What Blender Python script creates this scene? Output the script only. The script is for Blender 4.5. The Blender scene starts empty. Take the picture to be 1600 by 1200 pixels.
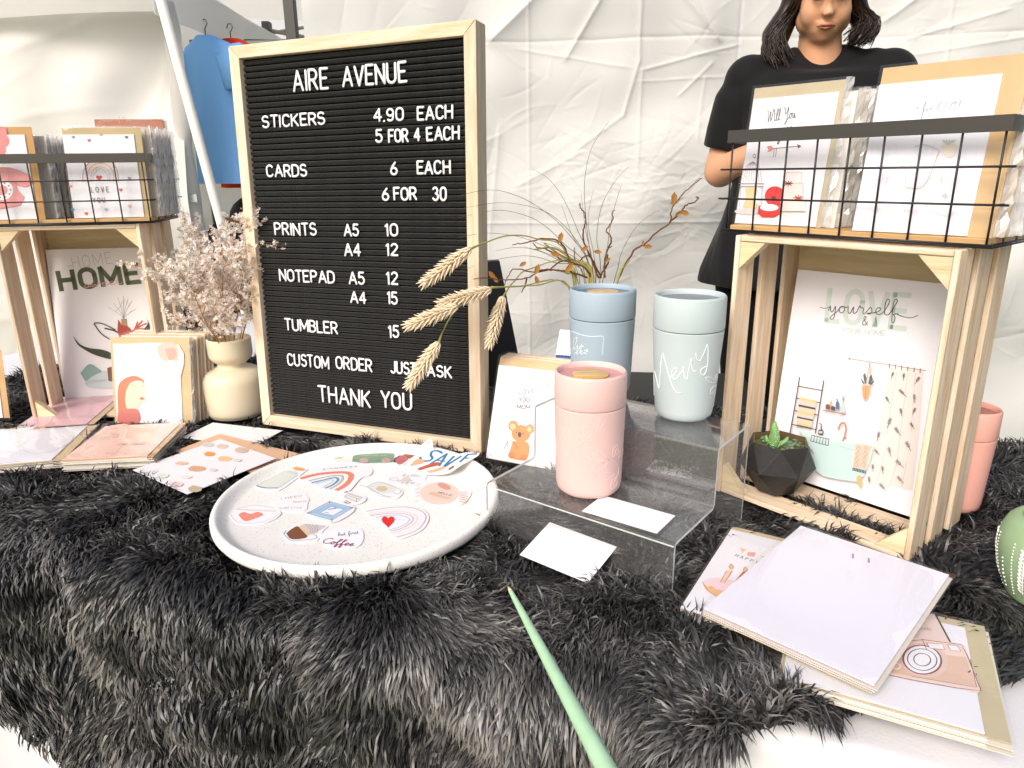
import bpy, math, random
import numpy as np
from mathutils import Matrix, Vector, Euler
random.seed(7)
ORD = ('first', 'second', 'third', 'fourth', 'fifth', 'sixth', 'seventh', 'eighth', 'ninth', 'tenth', 'eleventh', 'twelfth', 'thirteenth')
R = math.radians
SC = bpy.context.scene
COL = SC.collection

# ------------------------------------------------------------------ camera
FPX, PITCH, ROLL, CAMZ = 1100.0, R(16.8), R(0.7), 1.20
cd = bpy.data.cameras.new('camera'); cam = bpy.data.objects.new('camera', cd); COL.objects.link(cam)
_r = Vector((1, 0, 0)); _f = Vector((0, math.cos(PITCH), -math.sin(PITCH))); _u = Vector((0, math.sin(PITCH), math.cos(PITCH)))
_cr = _r*math.cos(ROLL) - _u*math.sin(ROLL); _cu = _r*math.sin(ROLL) + _u*math.cos(ROLL)
cam.matrix_world = Matrix(((_cr.x, _cu.x, -_f.x, 0), (_cr.y, _cu.y, -_f.y, 0), (_cr.z, _cu.z, -_f.z, CAMZ), (0, 0, 0, 1)))
cd.sensor_width = 36; cd.lens = FPX/1600*36; cd.clip_start = 0.02; cd.clip_end = 500
SC.camera = cam
SC.render.resolution_x = 1024; SC.render.resolution_y = 768
# ------------------------------------------------------------------ light
SUN_EL, SUN_AZ = R(38), R(212)        # azimuth measured clockwise from +Y
w = bpy.data.worlds.new('World'); SC.world = w; w.use_nodes = True
nt = w.node_tree; bg = nt.nodes['Background']
sky = nt.nodes.new('ShaderNodeTexSky'); sky.sky_type = 'NISHITA'; sky.sun_disc = False
sky.sun_elevation = SUN_EL; sky.sun_rotation = SUN_AZ; sky.air_density = 1.0; sky.dust_density = 4.0; sky.ozone_density = 0.6
nt.links.new(sky.outputs[0], bg.inputs[0]); bg.inputs[1].default_value = 0.15
sl = bpy.data.lights.new('sun', 'SUN'); sl.energy = 2.0; sl.angle = R(26); sl.color = (1.0, 0.965, 0.92)
so = bpy.data.objects.new('sun', sl); COL.objects.link(so)
sd = Vector((math.sin(SUN_AZ)*math.cos(SUN_EL), math.cos(SUN_AZ)*math.cos(SUN_EL), math.sin(SUN_EL)))
so.rotation_euler = sd.to_track_quat('Z', 'Y').to_euler()
SC.view_settings.view_transform = 'Standard'; SC.view_settings.look = 'None'
SC.view_settings.exposure = 0.2; SC.view_settings.gamma = 1.0
SC.cycles.max_bounces = 10; SC.cycles.transparent_max_bounces = 24; SC.cycles.glossy_bounces = 4
SC.cycles.diffuse_bounces = 4

# ------------------------------------------------------------------ pixel helpers (photo is 1600 x 1200)
def ray(x, y):
    a = (x-800)/FPX; b = -(y-600)/FPX
    return (_f + _cr*a + _cu*b)
CP = Vector((0, 0, CAMZ))
def tb(x, y, z=0.76):
    d = ray(x, y); return CP + d*((z-CAMZ)/d.z)
def atY(x, y, Y):
    d = ray(x, y); return CP + d*(Y/d.y)

# ------------------------------------------------------------------ materials
def lin(c):
    if isinstance(c, str):
        c = tuple(int(c[i:i+2], 16)/255 for i in (0, 2, 4))
    return tuple(((v+0.055)/1.055)**2.4 if v > 0.04045 else v/12.92 for v in c[:3])
MATS = {}
def mat(name, col, rough=0.6, spec=0.4, var=0.0, vscale=20, bump=0.0, bscale=200, metal=0.0, stretch=None, trans=0.0, col2=None, coat=0.0, sheen=0.0):
    if name in MATS: return MATS[name]
    m = bpy.data.materials.new(name); m.use_nodes = True; n = m.node_tree; L = n.links
    b = n.nodes['Principled BSDF']; c = lin(col)
    b.inputs['Base Color'].default_value = (*c, 1); b.inputs['Roughness'].default_value = rough
    b.inputs['Specular IOR Level'].default_value = spec; b.inputs['Metallic'].default_value = metal
    b.inputs['Coat Weight'].default_value = coat; b.inputs['Sheen Weight'].default_value = sheen
    tc = n.nodes.new('ShaderNodeTexCoord'); mp = n.nodes.new('ShaderNodeMapping'); L.new(tc.outputs['Object'], mp.inputs[0])
    if stretch: mp.inputs['Scale'].default_value = stretch
    if var or col2:
        nz = n.nodes.new('ShaderNodeTexNoise'); nz.inputs['Scale'].default_value = vscale; nz.inputs['Detail'].default_value = 5
        L.new(mp.outputs[0], nz.inputs['Vector'])
        rp = n.nodes.new('ShaderNodeValToRGB'); L.new(nz.outputs[0], rp.inputs[0])
        c2 = lin(col2) if col2 else tuple(v*(1-var) for v in c)
        rp.color_ramp.elements[0].position = 0.32; rp.color_ramp.elements[1].position = 0.68
        rp.color_ramp.elements[0].color = (*c2, 1); rp.color_ramp.elements[1].color = (*c, 1)
        L.new(rp.outputs[0], b.inputs['Base Color'])
    if bump:
        n2 = n.nodes.new('ShaderNodeTexNoise'); n2.inputs['Scale'].default_value = bscale; n2.inputs['Detail'].default_value = 3
        L.new(mp.outputs[0], n2.inputs['Vector'])
        bp = n.nodes.new('ShaderNodeBump'); bp.inputs['Strength'].default_value = bump; bp.inputs['Distance'].default_value = 0.002
        L.new(n2.outputs[0], bp.inputs['Height']); L.new(bp.outputs[0], b.inputs['Normal'])
    if trans:
        tr = n.nodes.new('ShaderNodeBsdfTranslucent'); tr.inputs[0].default_value = (*c, 1)
        mx = n.nodes.new('ShaderNodeMixShader'); mx.inputs[0].default_value = trans
        out = n.nodes['Material Output']; L.new(b.outputs[0], mx.inputs[1]); L.new(tr.outputs[0], mx.inputs[2]); L.new(mx.outputs[0], out.inputs[0])
    MATS[name] = m; return m
def ink(c, rough=0.35):
    return mat('ink_'+c+('' if rough == 0.35 else 'm'), c, rough, 0.3)
def wood(axis, tone='ebdbc4', dark='d6b692', nm='pine'):
    st = {'x': (1.2, 16, 16), 'y': (16, 1.2, 16), 'z': (16, 16, 1.2)}[axis]
    name = nm+'_'+axis
    if name in MATS: return MATS[name]
    m = mat(name, tone, 0.62, 0.25, vscale=9, stretch=st, col2=dark, bump=0.5, bscale=30)
    n = m.node_tree; L = n.links                      # every plank its own tone
    oi = n.nodes.new('ShaderNodeObjectInfo'); hs = n.nodes.new('ShaderNodeHueSaturation'); mr = n.nodes.new('ShaderNodeMapRange')
    mr.inputs[3].default_value = 0.86; mr.inputs[4].default_value = 1.08; L.new(oi.outputs['Random'], mr.inputs[0]); L.new(mr.outputs[0], hs.inputs['Value'])
    b = n.nodes['Principled BSDF']; src = b.inputs['Base Color'].links[0].from_socket
    L.new(src, hs.inputs['Color']); L.new(hs.outputs[0], b.inputs['Base Color'])
    for nd in n.nodes:                                 # grain differs per plank
        if nd.type == 'MAPPING':
            cb = n.nodes.new('ShaderNodeCombineXYZ'); mu = n.nodes.new('ShaderNodeMath'); mu.operation = 'MULTIPLY'; mu.inputs[1].default_value = 37
            L.new(oi.outputs['Random'], mu.inputs[0]); [L.new(mu.outputs[0], cb.inputs[i]) for i in range(3)]; L.new(cb.outputs[0], nd.inputs['Location'])
    return m
def clear(name, tint=0.96, ior=1.45, white=0.0, rough=0.03, bump=0.0, bscale=14):
    """thin clear plastic: fresnel mix of transparent and gloss, a little milky"""
    if name in MATS: return MATS[name]
    m = bpy.data.materials.new(name); m.use_nodes = True; n = m.node_tree; L = n.links; n.nodes.clear()
    out = n.nodes.new('ShaderNodeOutputMaterial'); t = n.nodes.new('ShaderNodeBsdfTransparent'); t.inputs[0].default_value = (tint, tint, tint, 1)
    g = n.nodes.new('ShaderNodeBsdfGlossy'); g.inputs['Roughness'].default_value = rough; g.inputs[0].default_value = (1, 1, 1, 1)
    # two-sided Schlick fresnel (the sheet is thin, so the back face reflects like the front)
    F0 = ((ior-1)/(ior+1))**2; ge = n.nodes.new('ShaderNodeNewGeometry'); dp = n.nodes.new('ShaderNodeVectorMath'); dp.operation = 'DOT_PRODUCT'; L.new(ge.outputs['Normal'], dp.inputs[0]); L.new(ge.outputs['Incoming'], dp.inputs[1])
    def mth(op, a, b=None):
        q = n.nodes.new('ShaderNodeMath'); q.operation = op
        for i_, v_ in enumerate((a, b)):
            if v_ is None: continue
            if isinstance(v_, (int, float)): q.inputs[i_].default_value = v_
            else: L.new(v_, q.inputs[i_])
        return q.outputs[0]
    c_ = mth('ABSOLUTE', dp.outputs['Value']); p5 = mth('POWER', mth('SUBTRACT', 1.0, c_), 5.0); fres = mth('ADD', mth('MULTIPLY', p5, 1-F0), F0)
    mx = n.nodes.new('ShaderNodeMixShader')
    L.new(fres, mx.inputs[0]); L.new(g.outputs[0], mx.inputs[2])
    if white:
        d = n.nodes.new('ShaderNodeBsdfDiffuse'); d.inputs[0].default_value = (.9, .9, .9, 1); m2 = n.nodes.new('ShaderNodeMixShader'); m2.inputs[0].default_value = white
        L.new(t.outputs[0], m2.inputs[1]); L.new(d.outputs[0], m2.inputs[2]); L.new(m2.outputs[0], mx.inputs[1])
    else: L.new(t.outputs[0], mx.inputs[1])
    if bump:
        tc = n.nodes.new('ShaderNodeTexCoord'); nz = n.nodes.new('ShaderNodeTexNoise'); nz.inputs['Scale'].default_value = bscale; nz.inputs['Detail'].default_value = 3; nz.inputs['Distortion'].default_value = 1.5
        bp = n.nodes.new('ShaderNodeBump'); bp.inputs['Strength'].default_value = bump; bp.inputs['Distance'].default_value = 0.01
        L.new(tc.outputs['Object'], nz.inputs['Vector']); L.new(nz.outputs[0], bp.inputs['Height']); L.new(bp.outputs[0], g.inputs['Normal'])
    L.new(mx.outputs[0], out.inputs[0]); MATS[name] = m; return m

# ------------------------------------------------------------------ mesh building
class MB:
    def __init__(s): s.v = []; s.f = []; s.m = []; s.k = 0
    def add(s, vs, fs, k=None):
        o = len(s.v); s.v += [tuple(p) for p in vs]; s.f += [tuple(i+o for i in f) for f in fs]; s.m += [s.k if k is None else k]*len(fs)
        return s
    def box(s, x0, y0, z0, x1, y1, z1, c=0.0):
        if c <= 0:
            v = [(x, y, z) for z in (z0, z1) for y in (y0, y1) for x in (x0, x1)]
            return s.add(v, [(0, 2, 3, 1), (4, 5, 7, 6), (0, 1, 5, 4), (2, 6, 7, 3), (0, 4, 6, 2), (1, 3, 7, 5)])
        # small chamfer along every edge
        P = []
        idx = {}
        X = (x0, x1); Y = (y0, y1); Z = (z0, z1); sg = (1, -1)
        for i in (0, 1):
            for j in (0, 1):
                for k in (0, 1):
                    for a in range(3):
                        p = [X[i]+sg[i]*c, Y[j]+sg[j]*c, Z[k]+sg[k]*c]
                        p[a] = (X[i], Y[j], Z[k])[a]
                        idx[(i, j, k, a)] = len(P); P.append(p)
        F = []
        for a in range(3):
            for q in (0, 1):
                b, d = [t for t in range(3) if t != a]
                ring = []
                for (e, g) in ((0, 0), (1, 0), (1, 1), (0, 1)):
                    t = [0, 0, 0]; t[a] = q; t[b] = e; t[d] = g; ring.append(idx[(*t, a)])
                flip = (q == 0) ^ (a == 1)
                F.append(ring[::-1] if flip else ring)
        for a in range(3):
            b, d = [t for t in range(3) if t != a]
            for e in (0, 1):
                for g in (0, 1):
                    r = []
                    for q, ax in ((0, b), (1, b), (1, d), (0, d)):
                        t = [0, 0, 0]; t[a] = q; t[b] = e; t[d] = g; r.append(idx[(*t, ax)])
                    F.append(r)
        for i in (0, 1):
            for j in (0, 1):
                for k in (0, 1): F.append([idx[(i, j, k, a)] for a in range(3)])
        return s.add(P, F)
    def prism(s, poly, z0, z1):
        n = len(poly); v = [(p[0], p[1], z0) for p in poly]+[(p[0], p[1], z1) for p in poly]
        return s.add(v, [tuple(range(n))[::-1], tuple(range(n, 2*n))]+[(i, (i+1) % n, n+(i+1) % n, n+i) for i in range(n)])
    def tube(s, pts, r, n=6, cap=True, flat=1.0, axis=None):
        pts = [Vector(p) for p in pts]; m = len(pts)
        if not hasattr(r, '__len__'): r = [r]*m
        vs = []; up = Vector(axis) if axis else Vector((0.13, 0.21, 1))
        pn = None
        for i, p in enumerate(pts):
            t = (pts[min(i+1, m-1)]-pts[max(i-1, 0)]); t = t.normalized() if t.length > 1e-9 else Vector((0, 0, 1))
            if axis: a = up.cross(t); a = a.normalized() if a.length > 1e-6 else t.orthogonal().normalized(); b = t.cross(a)
            else:
                a = (pn-t*pn.dot(t)) if pn else t.orthogonal()
                a = a.normalized() if a.length > 1e-6 else t.orthogonal().normalized(); pn = a; b = t.cross(a)
            for k in range(n):
                g = 2*math.pi*k/n
                vs.append(p+a*math.cos(g)*r[i]+b*math.sin(g)*r[i]*flat)
        fs = [(i*n+k, i*n+(k+1) % n, (i+1)*n+(k+1) % n, (i+1)*n+k) for i in range(m-1) for k in range(n)]
        if cap: fs += [tuple(range(n))[::-1], tuple(range((m-1)*n, m*n))]
        return s.add(vs, fs)
    def lathe(s, prof, n=48, cx=0, cy=0, close=False):
        m = len(prof); vs = [(cx+r*math.cos(2*math.pi*k/n), cy+r*math.sin(2*math.pi*k/n), z) for r, z in prof for k in range(n)]
        fs = [(i*n+k, i*n+(k+1) % n, (i+1)*n+(k+1) % n, (i+1)*n+k) for i in range(m-1) for k in range(n)]
        if close: fs += [tuple(range(n))[::-1], tuple(range((m-1)*n, m*n))]
        return s.add(vs, fs)
    def sphere(s, c, r, n=8, m=5):
        if not hasattr(r, '__len__'): r = (r, r, r)
        vs = [(c[0], c[1], c[2]+r[2])]
        for i in range(1, m):
            t = math.pi*i/m
            vs += [(c[0]+r[0]*math.sin(t)*math.cos(2*math.pi*k/n), c[1]+r[1]*math.sin(t)*math.sin(2*math.pi*k/n), c[2]+r[2]*math.cos(t)) for k in range(n)]
        vs.append((c[0], c[1], c[2]-r[2])); e = len(vs)-1
        fs = [(0, 1+k, 1+(k+1) % n) for k in range(n)]
        for i in range(m-2): fs += [(1+i*n+k, 1+(i+1)*n+k, 1+(i+1)*n+(k+1) % n, 1+i*n+(k+1) % n) for k in range(n)]
        fs += [(1+(m-2)*n+k, e, 1+(m-2)*n+(k+1) % n) for k in range(n)]
        return s.add(vs, fs)
    def mesh(s, name, mats, smooth=False):
        me = bpy.data.meshes.new(name); me.from_pydata(s.v, [], s.f)
        for m in (mats if isinstance(mats, (list, tuple)) else [mats]): me.materials.append(m)
        me.polygons.foreach_set('material_index', s.m)
        if smooth: me.polygons.foreach_set('use_smooth', [True]*len(s.f))
        me.update(); return me
    def build(s, name, mats, parent=None, smooth=False, sharp=None):
        me = s.mesh(name, mats, smooth)
        if smooth and sharp: me.set_sharp_from_angle(angle=R(sharp))
        o = bpy.data.objects.new(name, me); COL.objects.link(o)
        if parent: o.parent = parent
        return o
def tag(o, label=None, cat=None, group=None, kind=None):
    if label: o['label'] = label
    if cat: o['category'] = cat
    if group: o['group'] = group
    if kind: o['kind'] = kind
    return o
def thing(name, label, cat, loc=(0, 0, 0), rot=(0, 0, 0), group=None):
    o = bpy.data.objects.new(name, None); COL.objects.link(o); o.empty_display_size = 0.02
    o.location = loc; o.rotation_euler = rot; return tag(o, label, cat, group)
def wm(o): return Matrix.LocRotScale(o.location, o.rotation_euler, None)
def part(me_or, name, parent, loc=(0, 0, 0), rot=(0, 0, 0)):
    o = bpy.data.objects.new(name, me_or); COL.objects.link(o); o.parent = parent; o.location = loc; o.rotation_euler = rot; return o
def smooth_path(p, k=6):
    p = [Vector(q) if len(q) == 3 else Vector((q[0], q[1], 0)) for q in p]
    if len(p) < 3: return p
    out = []
    for i in range(len(p)-1):
        a, b, c, d = p[max(i-1, 0)], p[i], p[i+1], p[min(i+2, len(p)-1)]
        for j in range(k):
            t = j/k
            out.append(0.5*((2*b)+(c-a)*t+(2*a-5*b+4*c-d)*t*t+(3*b-a-3*c+d)*t*t*t))
    out.append(p[-1]); return out

# ------------------------------------------------------------------ stroke lettering
def arc(cx, cy, rx, ry, a0, a1, n=8):
    return [(cx+rx*math.cos(R(a0+(a1-a0)*i/n)), cy+ry*math.sin(R(a0+(a1-a0)*i/n))) for i in range(n+1)]
G = {
 'A': (.6, [[(0, 0), (.3, 1), (.6, 0)], [(.1, .33), (.5, .33)]]),
 'B': (.5, [[(0, 0), (0, 1), (.25, 1)]+arc(.25, .77, .22, .23, 90, -90)+[(0, .54)], [(0, .54), (.25, .54)]+arc(.25, .27, .25, .27, 90, -90)+[(0, 0)]]),
 'C': (.52, [arc(.27, .7, .26, .3, 25, 180)+arc(.27, .3, .26, .3, 180, 335)]),
 'D': (.52, [[(0, 0), (0, 1), (.2, 1)]+arc(.2, .68, .32, .32, 90, 0)+arc(.2, .32, .32, .32, 0, -90)+[(0, 0)]]),
 'E': (.46, [[(.46, 1), (0, 1), (0, 0), (.46, 0)], [(0, .52), (.38, .52)]]),
 'F': (.44, [[(.44, 1), (0, 1), (0, 0)], [(0, .52), (.36, .52)]]),
 'G': (.54, [arc(.27, .7, .26, .3, 30, 180)+arc(.27, .3, .26, .3, 180, 360)+[(.53, .45), (.32, .45)]]),
 'H': (.52, [[(0, 0), (0, 1)], [(.52, 0), (.52, 1)], [(0, .52), (.52, .52)]]),
 'I': (.06, [[(.03, 0), (.03, 1)]]),
 'J': (.4, [[(.4, 1), (.4, .22)]+arc(.2, .22, .2, .22, 0, -160)]),
 'K': (.5, [[(0, 0), (0, 1)], [(.48, 1), (0, .42)], [(.14, .58), (.5, 0)]]),
 'L': (.42, [[(0, 1), (0, 0), (.42, 0)]]),
 'M': (.68, [[(0, 0), (0, 1), (.34, .2), (.68, 1), (.68, 0)]]),
 'N': (.54, [[(0, 0), (0, 1), (.54, 0), (.54, 1)]]),
 'O': (.54, [arc(.27, .68, .27, .32, 0, 180)+arc(.27, .32, .27, .32, 180, 360)+[(.54, .68)]]),
 'P': (.5, [[(0, 0), (0, 1), (.24, 1)]+arc(.24, .74, .25, .26, 90, -90)+[(0, .48)]]),
 'R': (.5, [[(0, 0), (0, 1), (.24, 1)]+arc(.24, .74, .25, .26, 90, -90)+[(0, .48)], [(.24, .48), (.5, 0)]]),
 'S': (.5, [arc(.25, .75, .23, .25, 30, 180)+arc(.25, .75, .23, .23, 180, 255, 4)+arc(.25, .27, .25, .27, 75, -150)]),
 'T': (.5, [[(0, 1), (.5, 1)], [(.25, 1), (.25, 0)]]),
 'U': (.52, [[(0, 1), (0, .27)]+arc(.26, .27, .26, .27, 180, 360)+[(.52, 1)]]),
 'V': (.56, [[(0, 1), (.28, 0), (.56, 1)]]),
 'W': (.8, [[(0, 1), (.2, 0), (.4, .8), (.6, 0), (.8, 1)]]),
 'X': (.5, [[(0, 0), (.5, 1)], [(0, 1), (.5, 0)]]),
 'Y': (.54, [[(0, 1), (.27, .5), (.54, 1)], [(.27, .5), (.27, 0)]]),
 '0': (.48, [arc(.24, .7, .24, .3, 0, 180)+arc(.24, .3, .24, .3, 180, 360)+[(.48, .7)]]),
 '1': (.16, [[(0, .84), (.14, 1), (.14, 0)]]),
 '2': (.48, [arc(.24, .74, .22, .26, 160, -20)+[(0, 0), (.48, 0)]]),
 '3': (.46, [arc(.22, .76, .2, .24, 150, -80), arc(.22, .27, .24, .27, 80, -155)]),
 '4': (.5, [[(.38, 0), (.38, 1), (0, .3), (.52, .3)]]),
 '5': (.46, [[(.42, 1), (.06, 1), (.03, .56)]+arc(.2, .32, .25, .32, 110, -150)]),
 '6': (.46, [[(.36, 1), (.1, .62)]+arc(.23, .28, .23, .28, 160, 520, 14)]),
 '9': (.46, [arc(.23, .7, .22, .28, 0, 360, 14)+[(.45, .7), (.42, .3)]+arc(.22, .24, .2, .22, 0, -140)]),
 '.': (.06, [[(.02, 0), (.05, 0.02)]]), ',': (.08, [[(.06, .06), (0, -.14)]]), '-': (.4, [[(0, .5), (.4, .5)]]), '!': (.06, [[(.03, 1), (.03, .3)], [(.03, .03), (.04, 0)]]),
 '?': (.4, [arc(.2, .78, .2, .22, 170, -60)+[(.2, .3)], [(.2, .03), (.21, 0)]]),
 '&': (.6, [[(.6, 0), (.15, .7), (.2, .98), (.38, .95), (.36, .7), (.05, .35), (.1, .02), (.35, 0), (.58, .35)]]),
}
Q = {
 'a': (.4, [(0, .1), (.2, .42), (.28, .36), (.1, .32), (.06, .1), (.16, 0), (.28, .38), (.28, .08), (.34, 0), (.4, .1)]),
 'c': (.3, [(0, .1), (.12, .38), (.24, .38), (.1, .32), (.07, .08), (.18, 0), (.3, .1)]),
 'e': (.32, [(0, .1), (.16, .2), (.24, .36), (.16, .44), (.07, .3), (.08, .08), (.18, 0), (.32, .12)]),
 'f': (.3, [(0, .1), (.16, .6), (.24, .92), (.14, .98), (.1, .6), (.1, -.35), (.18, -.45), (.2, -.1), (.14, .05), (.3, .1)]),
 'h': (.38, [(0, .1), (.16, .6), (.2, .95), (.1, .95), (.07, 0), (.16, .38), (.25, .36), (.27, .05), (.38, .1)]),
 'i': (.24, [(0, .1), (.09, .4), (.09, .08), (.16, 0), (.24, .1)]),
 'k': (.38, [(0, .1), (.16, .6), (.2, .95), (.1, .95), (.07, 0), (.16, .36), (.24, .4), (.12, .22), (.28, 0), (.38, .1)]),
 'l': (.26, [(0, .1), (.14, .5), (.22, .9), (.13, .98), (.07, .7), (.07, .12), (.15, 0), (.26, .1)]),
 'm': (.5, [(0, .1), (.06, .42), (.06, 0), (.14, .4), (.22, .36), (.22, 0), (.3, .4), (.38, .36), (.4, .04), (.5, .1)]),
 'n': (.38, [(0, .1), (.06, .42), (.06, 0), (.16, .4), (.25, .36), (.27, .04), (.38, .1)]),
 'o': (.34, [(0, .1), (.08, .34), (.2, .42), (.28, .25), (.2, 0), (.08, .05), (.07, .28), (.2, .4), (.34, .36)]),
 'p': (.36, [(0, .1), (.1, .42), (.07, -.45), (.1, .3), (.2, .42), (.28, .22), (.2, .02), (.1, .06), (.36, .1)]),
 'r': (.36, [(0, .1), (.08, .44), (.12, .5), (.14, .38), (.25, .36), (.24, .06), (.3, 0), (.36, .1)]),
 's': (.3, [(0, .1), (.15, .44), (.22, .18), (.14, 0), (.05, .04), (.3, .1)]),
 't': (.28, [(0, .1), (.14, .75), (.1, .1), (.17, 0), (.28, .12)]),
 'u': (.42, [(0, .1), (.07, .42), (.08, .08), (.17, 0), (.28, .42), (.28, .06), (.34, 0), (.42, .1)]),
 'v': (.36, [(0, .3), (.06, .42), (.14, 0), (.26, .42), (.36, .34)]),
 'w': (.46, [(0, .3), (.05, .42), (.1, 0), (.2, .3), (.28, 0), (.38, .42), (.46, .34)]),
 'y': (.38, [(0, .1), (.07, .42), (.1, .08), (.18, .04), (.28, .42), (.26, -.3), (.16, -.48), (.1, -.35), (.38, .1)]),
 'b': (.34, [(0, .1), (.14, .6), (.2, .95), (.1, .95), (.07, .1), (.16, 0), (.26, .2), (.18, .4), (.34, .34)]),
 'd': (.4, [(0, .1), (.2, .42), (.08, .3), (.08, .06), (.18, 0), (.3, .95), (.28, .08), (.34, 0), (.4, .1)]),
 'g': (.38, [(0, .1), (.2, .42), (.08, .3), (.1, .04), (.26, .38), (.24, -.35), (.12, -.4), (.38, .1)]),
}
CAPS = {
 'W': (.8, [(0, .95), (.1, .9), (.18, 0), (.4, .9), (.48, 0), (.72, .98), (.8, .9)]),
 'Y': (.6, [(0, .9), (.1, .95), (.18, .5), (.3, .48), (.5, .98), (.34, -.3), (.16, -.35), (.6, .1)]),
 'M': (.85, [(0, -.1), (.08, .1), (.2, 1), (.34, .1), (.56, 1), (.66, .05), (.85, .1)]),
 'S': (.6, [(.5, .85), (.35, 1), (.18, .8), (.4, .45), (.3, .02), (.05, .08), (.2, .25), (.6, .1)]),
 'C': (.55, [(.5, .85), (.35, 1), (.05, .6), (.1, .1), (.3, 0), (.55, .15)]),
 'G': (.6, [(.5, .85), (.3, 1), (.05, .5), (.2, .02), (.45, .15), (.48, .45), (.4, -.3), (.6, .1)]),
 'F': (.5, [(0, .85), (.2, 1), (.5, .95), (.28, .9), (.2, .3), (.1, 0), (.05, .1), (.2, .5), (.34, .5), (.5, .1)]),
 'L': (.5, [(.3, .9), (.2, 1), (.12, .8), (.14, .2), (.02, .02), (.2, .04), (.5, .1)]),
 'J': (.5, [(.1, .9), (.4, 1), (.3, .3), (.2, -.4), (.05, -.3), (.5, .1)]),
 'T': (.6, [(0, .85), (.2, 1), (.6, .98), (.34, .95), (.28, .1), (.18, 0), (.6, .1)]),
 'H': (.7, [(0, .9), (.12, 1), (.1, 0), (.3, .5), (.5, 1), (.46, 0), (.7, .1)]),
}
def block(text, gap=.17, space=.42):
    """polylines of a line of capitals, unit cap height; returns (strokes grouped per letter, width)"""
    x = 0; out = []
    for ch in text:
        if ch == ' ': x += space; continue
        w_, ss = G[ch]; out.append([[(px+x, py) for px, py in s_] for s_ in ss]); x += w_+gap
    return out, x-gap
def script(text):
    x = 0; words = []; cur = []
    for ch in text:
        if ch == ' ':
            if cur: words.append(cur)
            cur = []; x += .35; continue
        w_, p = (CAPS[ch] if ch in CAPS else Q[ch])
        cur += [(a+x, b) for a, b in p[(1 if cur else 0):]]; x += w_
        if ch == 'i': words.append([(x-.12, .6), (x-.11, .62)])
    if cur: words.append(cur)
    return [[[(q.x, q.y) for q in smooth_path(c, 5)] for c in words]], x
def runs(pts, lim=38):
    """split a polyline at its sharp corners"""
    out, cur = [], [pts[0]]
    for i in range(1, len(pts)):
        cur.append(pts[i])
        if i < len(pts)-1:
            a = Vector((pts[i][0]-pts[i-1][0], pts[i][1]-pts[i-1][1])); b = Vector((pts[i+1][0]-pts[i][0], pts[i+1][1]-pts[i][1]))
            if a.length > 1e-9 and b.length > 1e-9 and a.angle(b) > R(lim): out.append(cur); cur = [pts[i]]
    out.append(cur); return [r_ for r_ in out if len(r_) > 1]
def ribbon(pts, wd):
    """closed outline of a 2-D stroke"""
    P = [Vector((p[0], p[1])) for p in pts]; n = len(P)
    L_, R_ = [], []
    for i in range(n):
        t = P[min(i+1, n-1)]-P[max(i-1, 0)]
        t = t.normalized() if t.length > 1e-9 else Vector((1, 0)); nn = Vector((-t.y, t.x))
        ww = wd[i] if hasattr(wd, '__len__') else wd
        q = P[i]
        if i == 0: q = q-t*ww*.3
        if i == n-1: q = q+t*ww*.3
        L_.append(q+nn*ww/2); R_.append(q-nn*ww/2)
    return L_, R_

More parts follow.
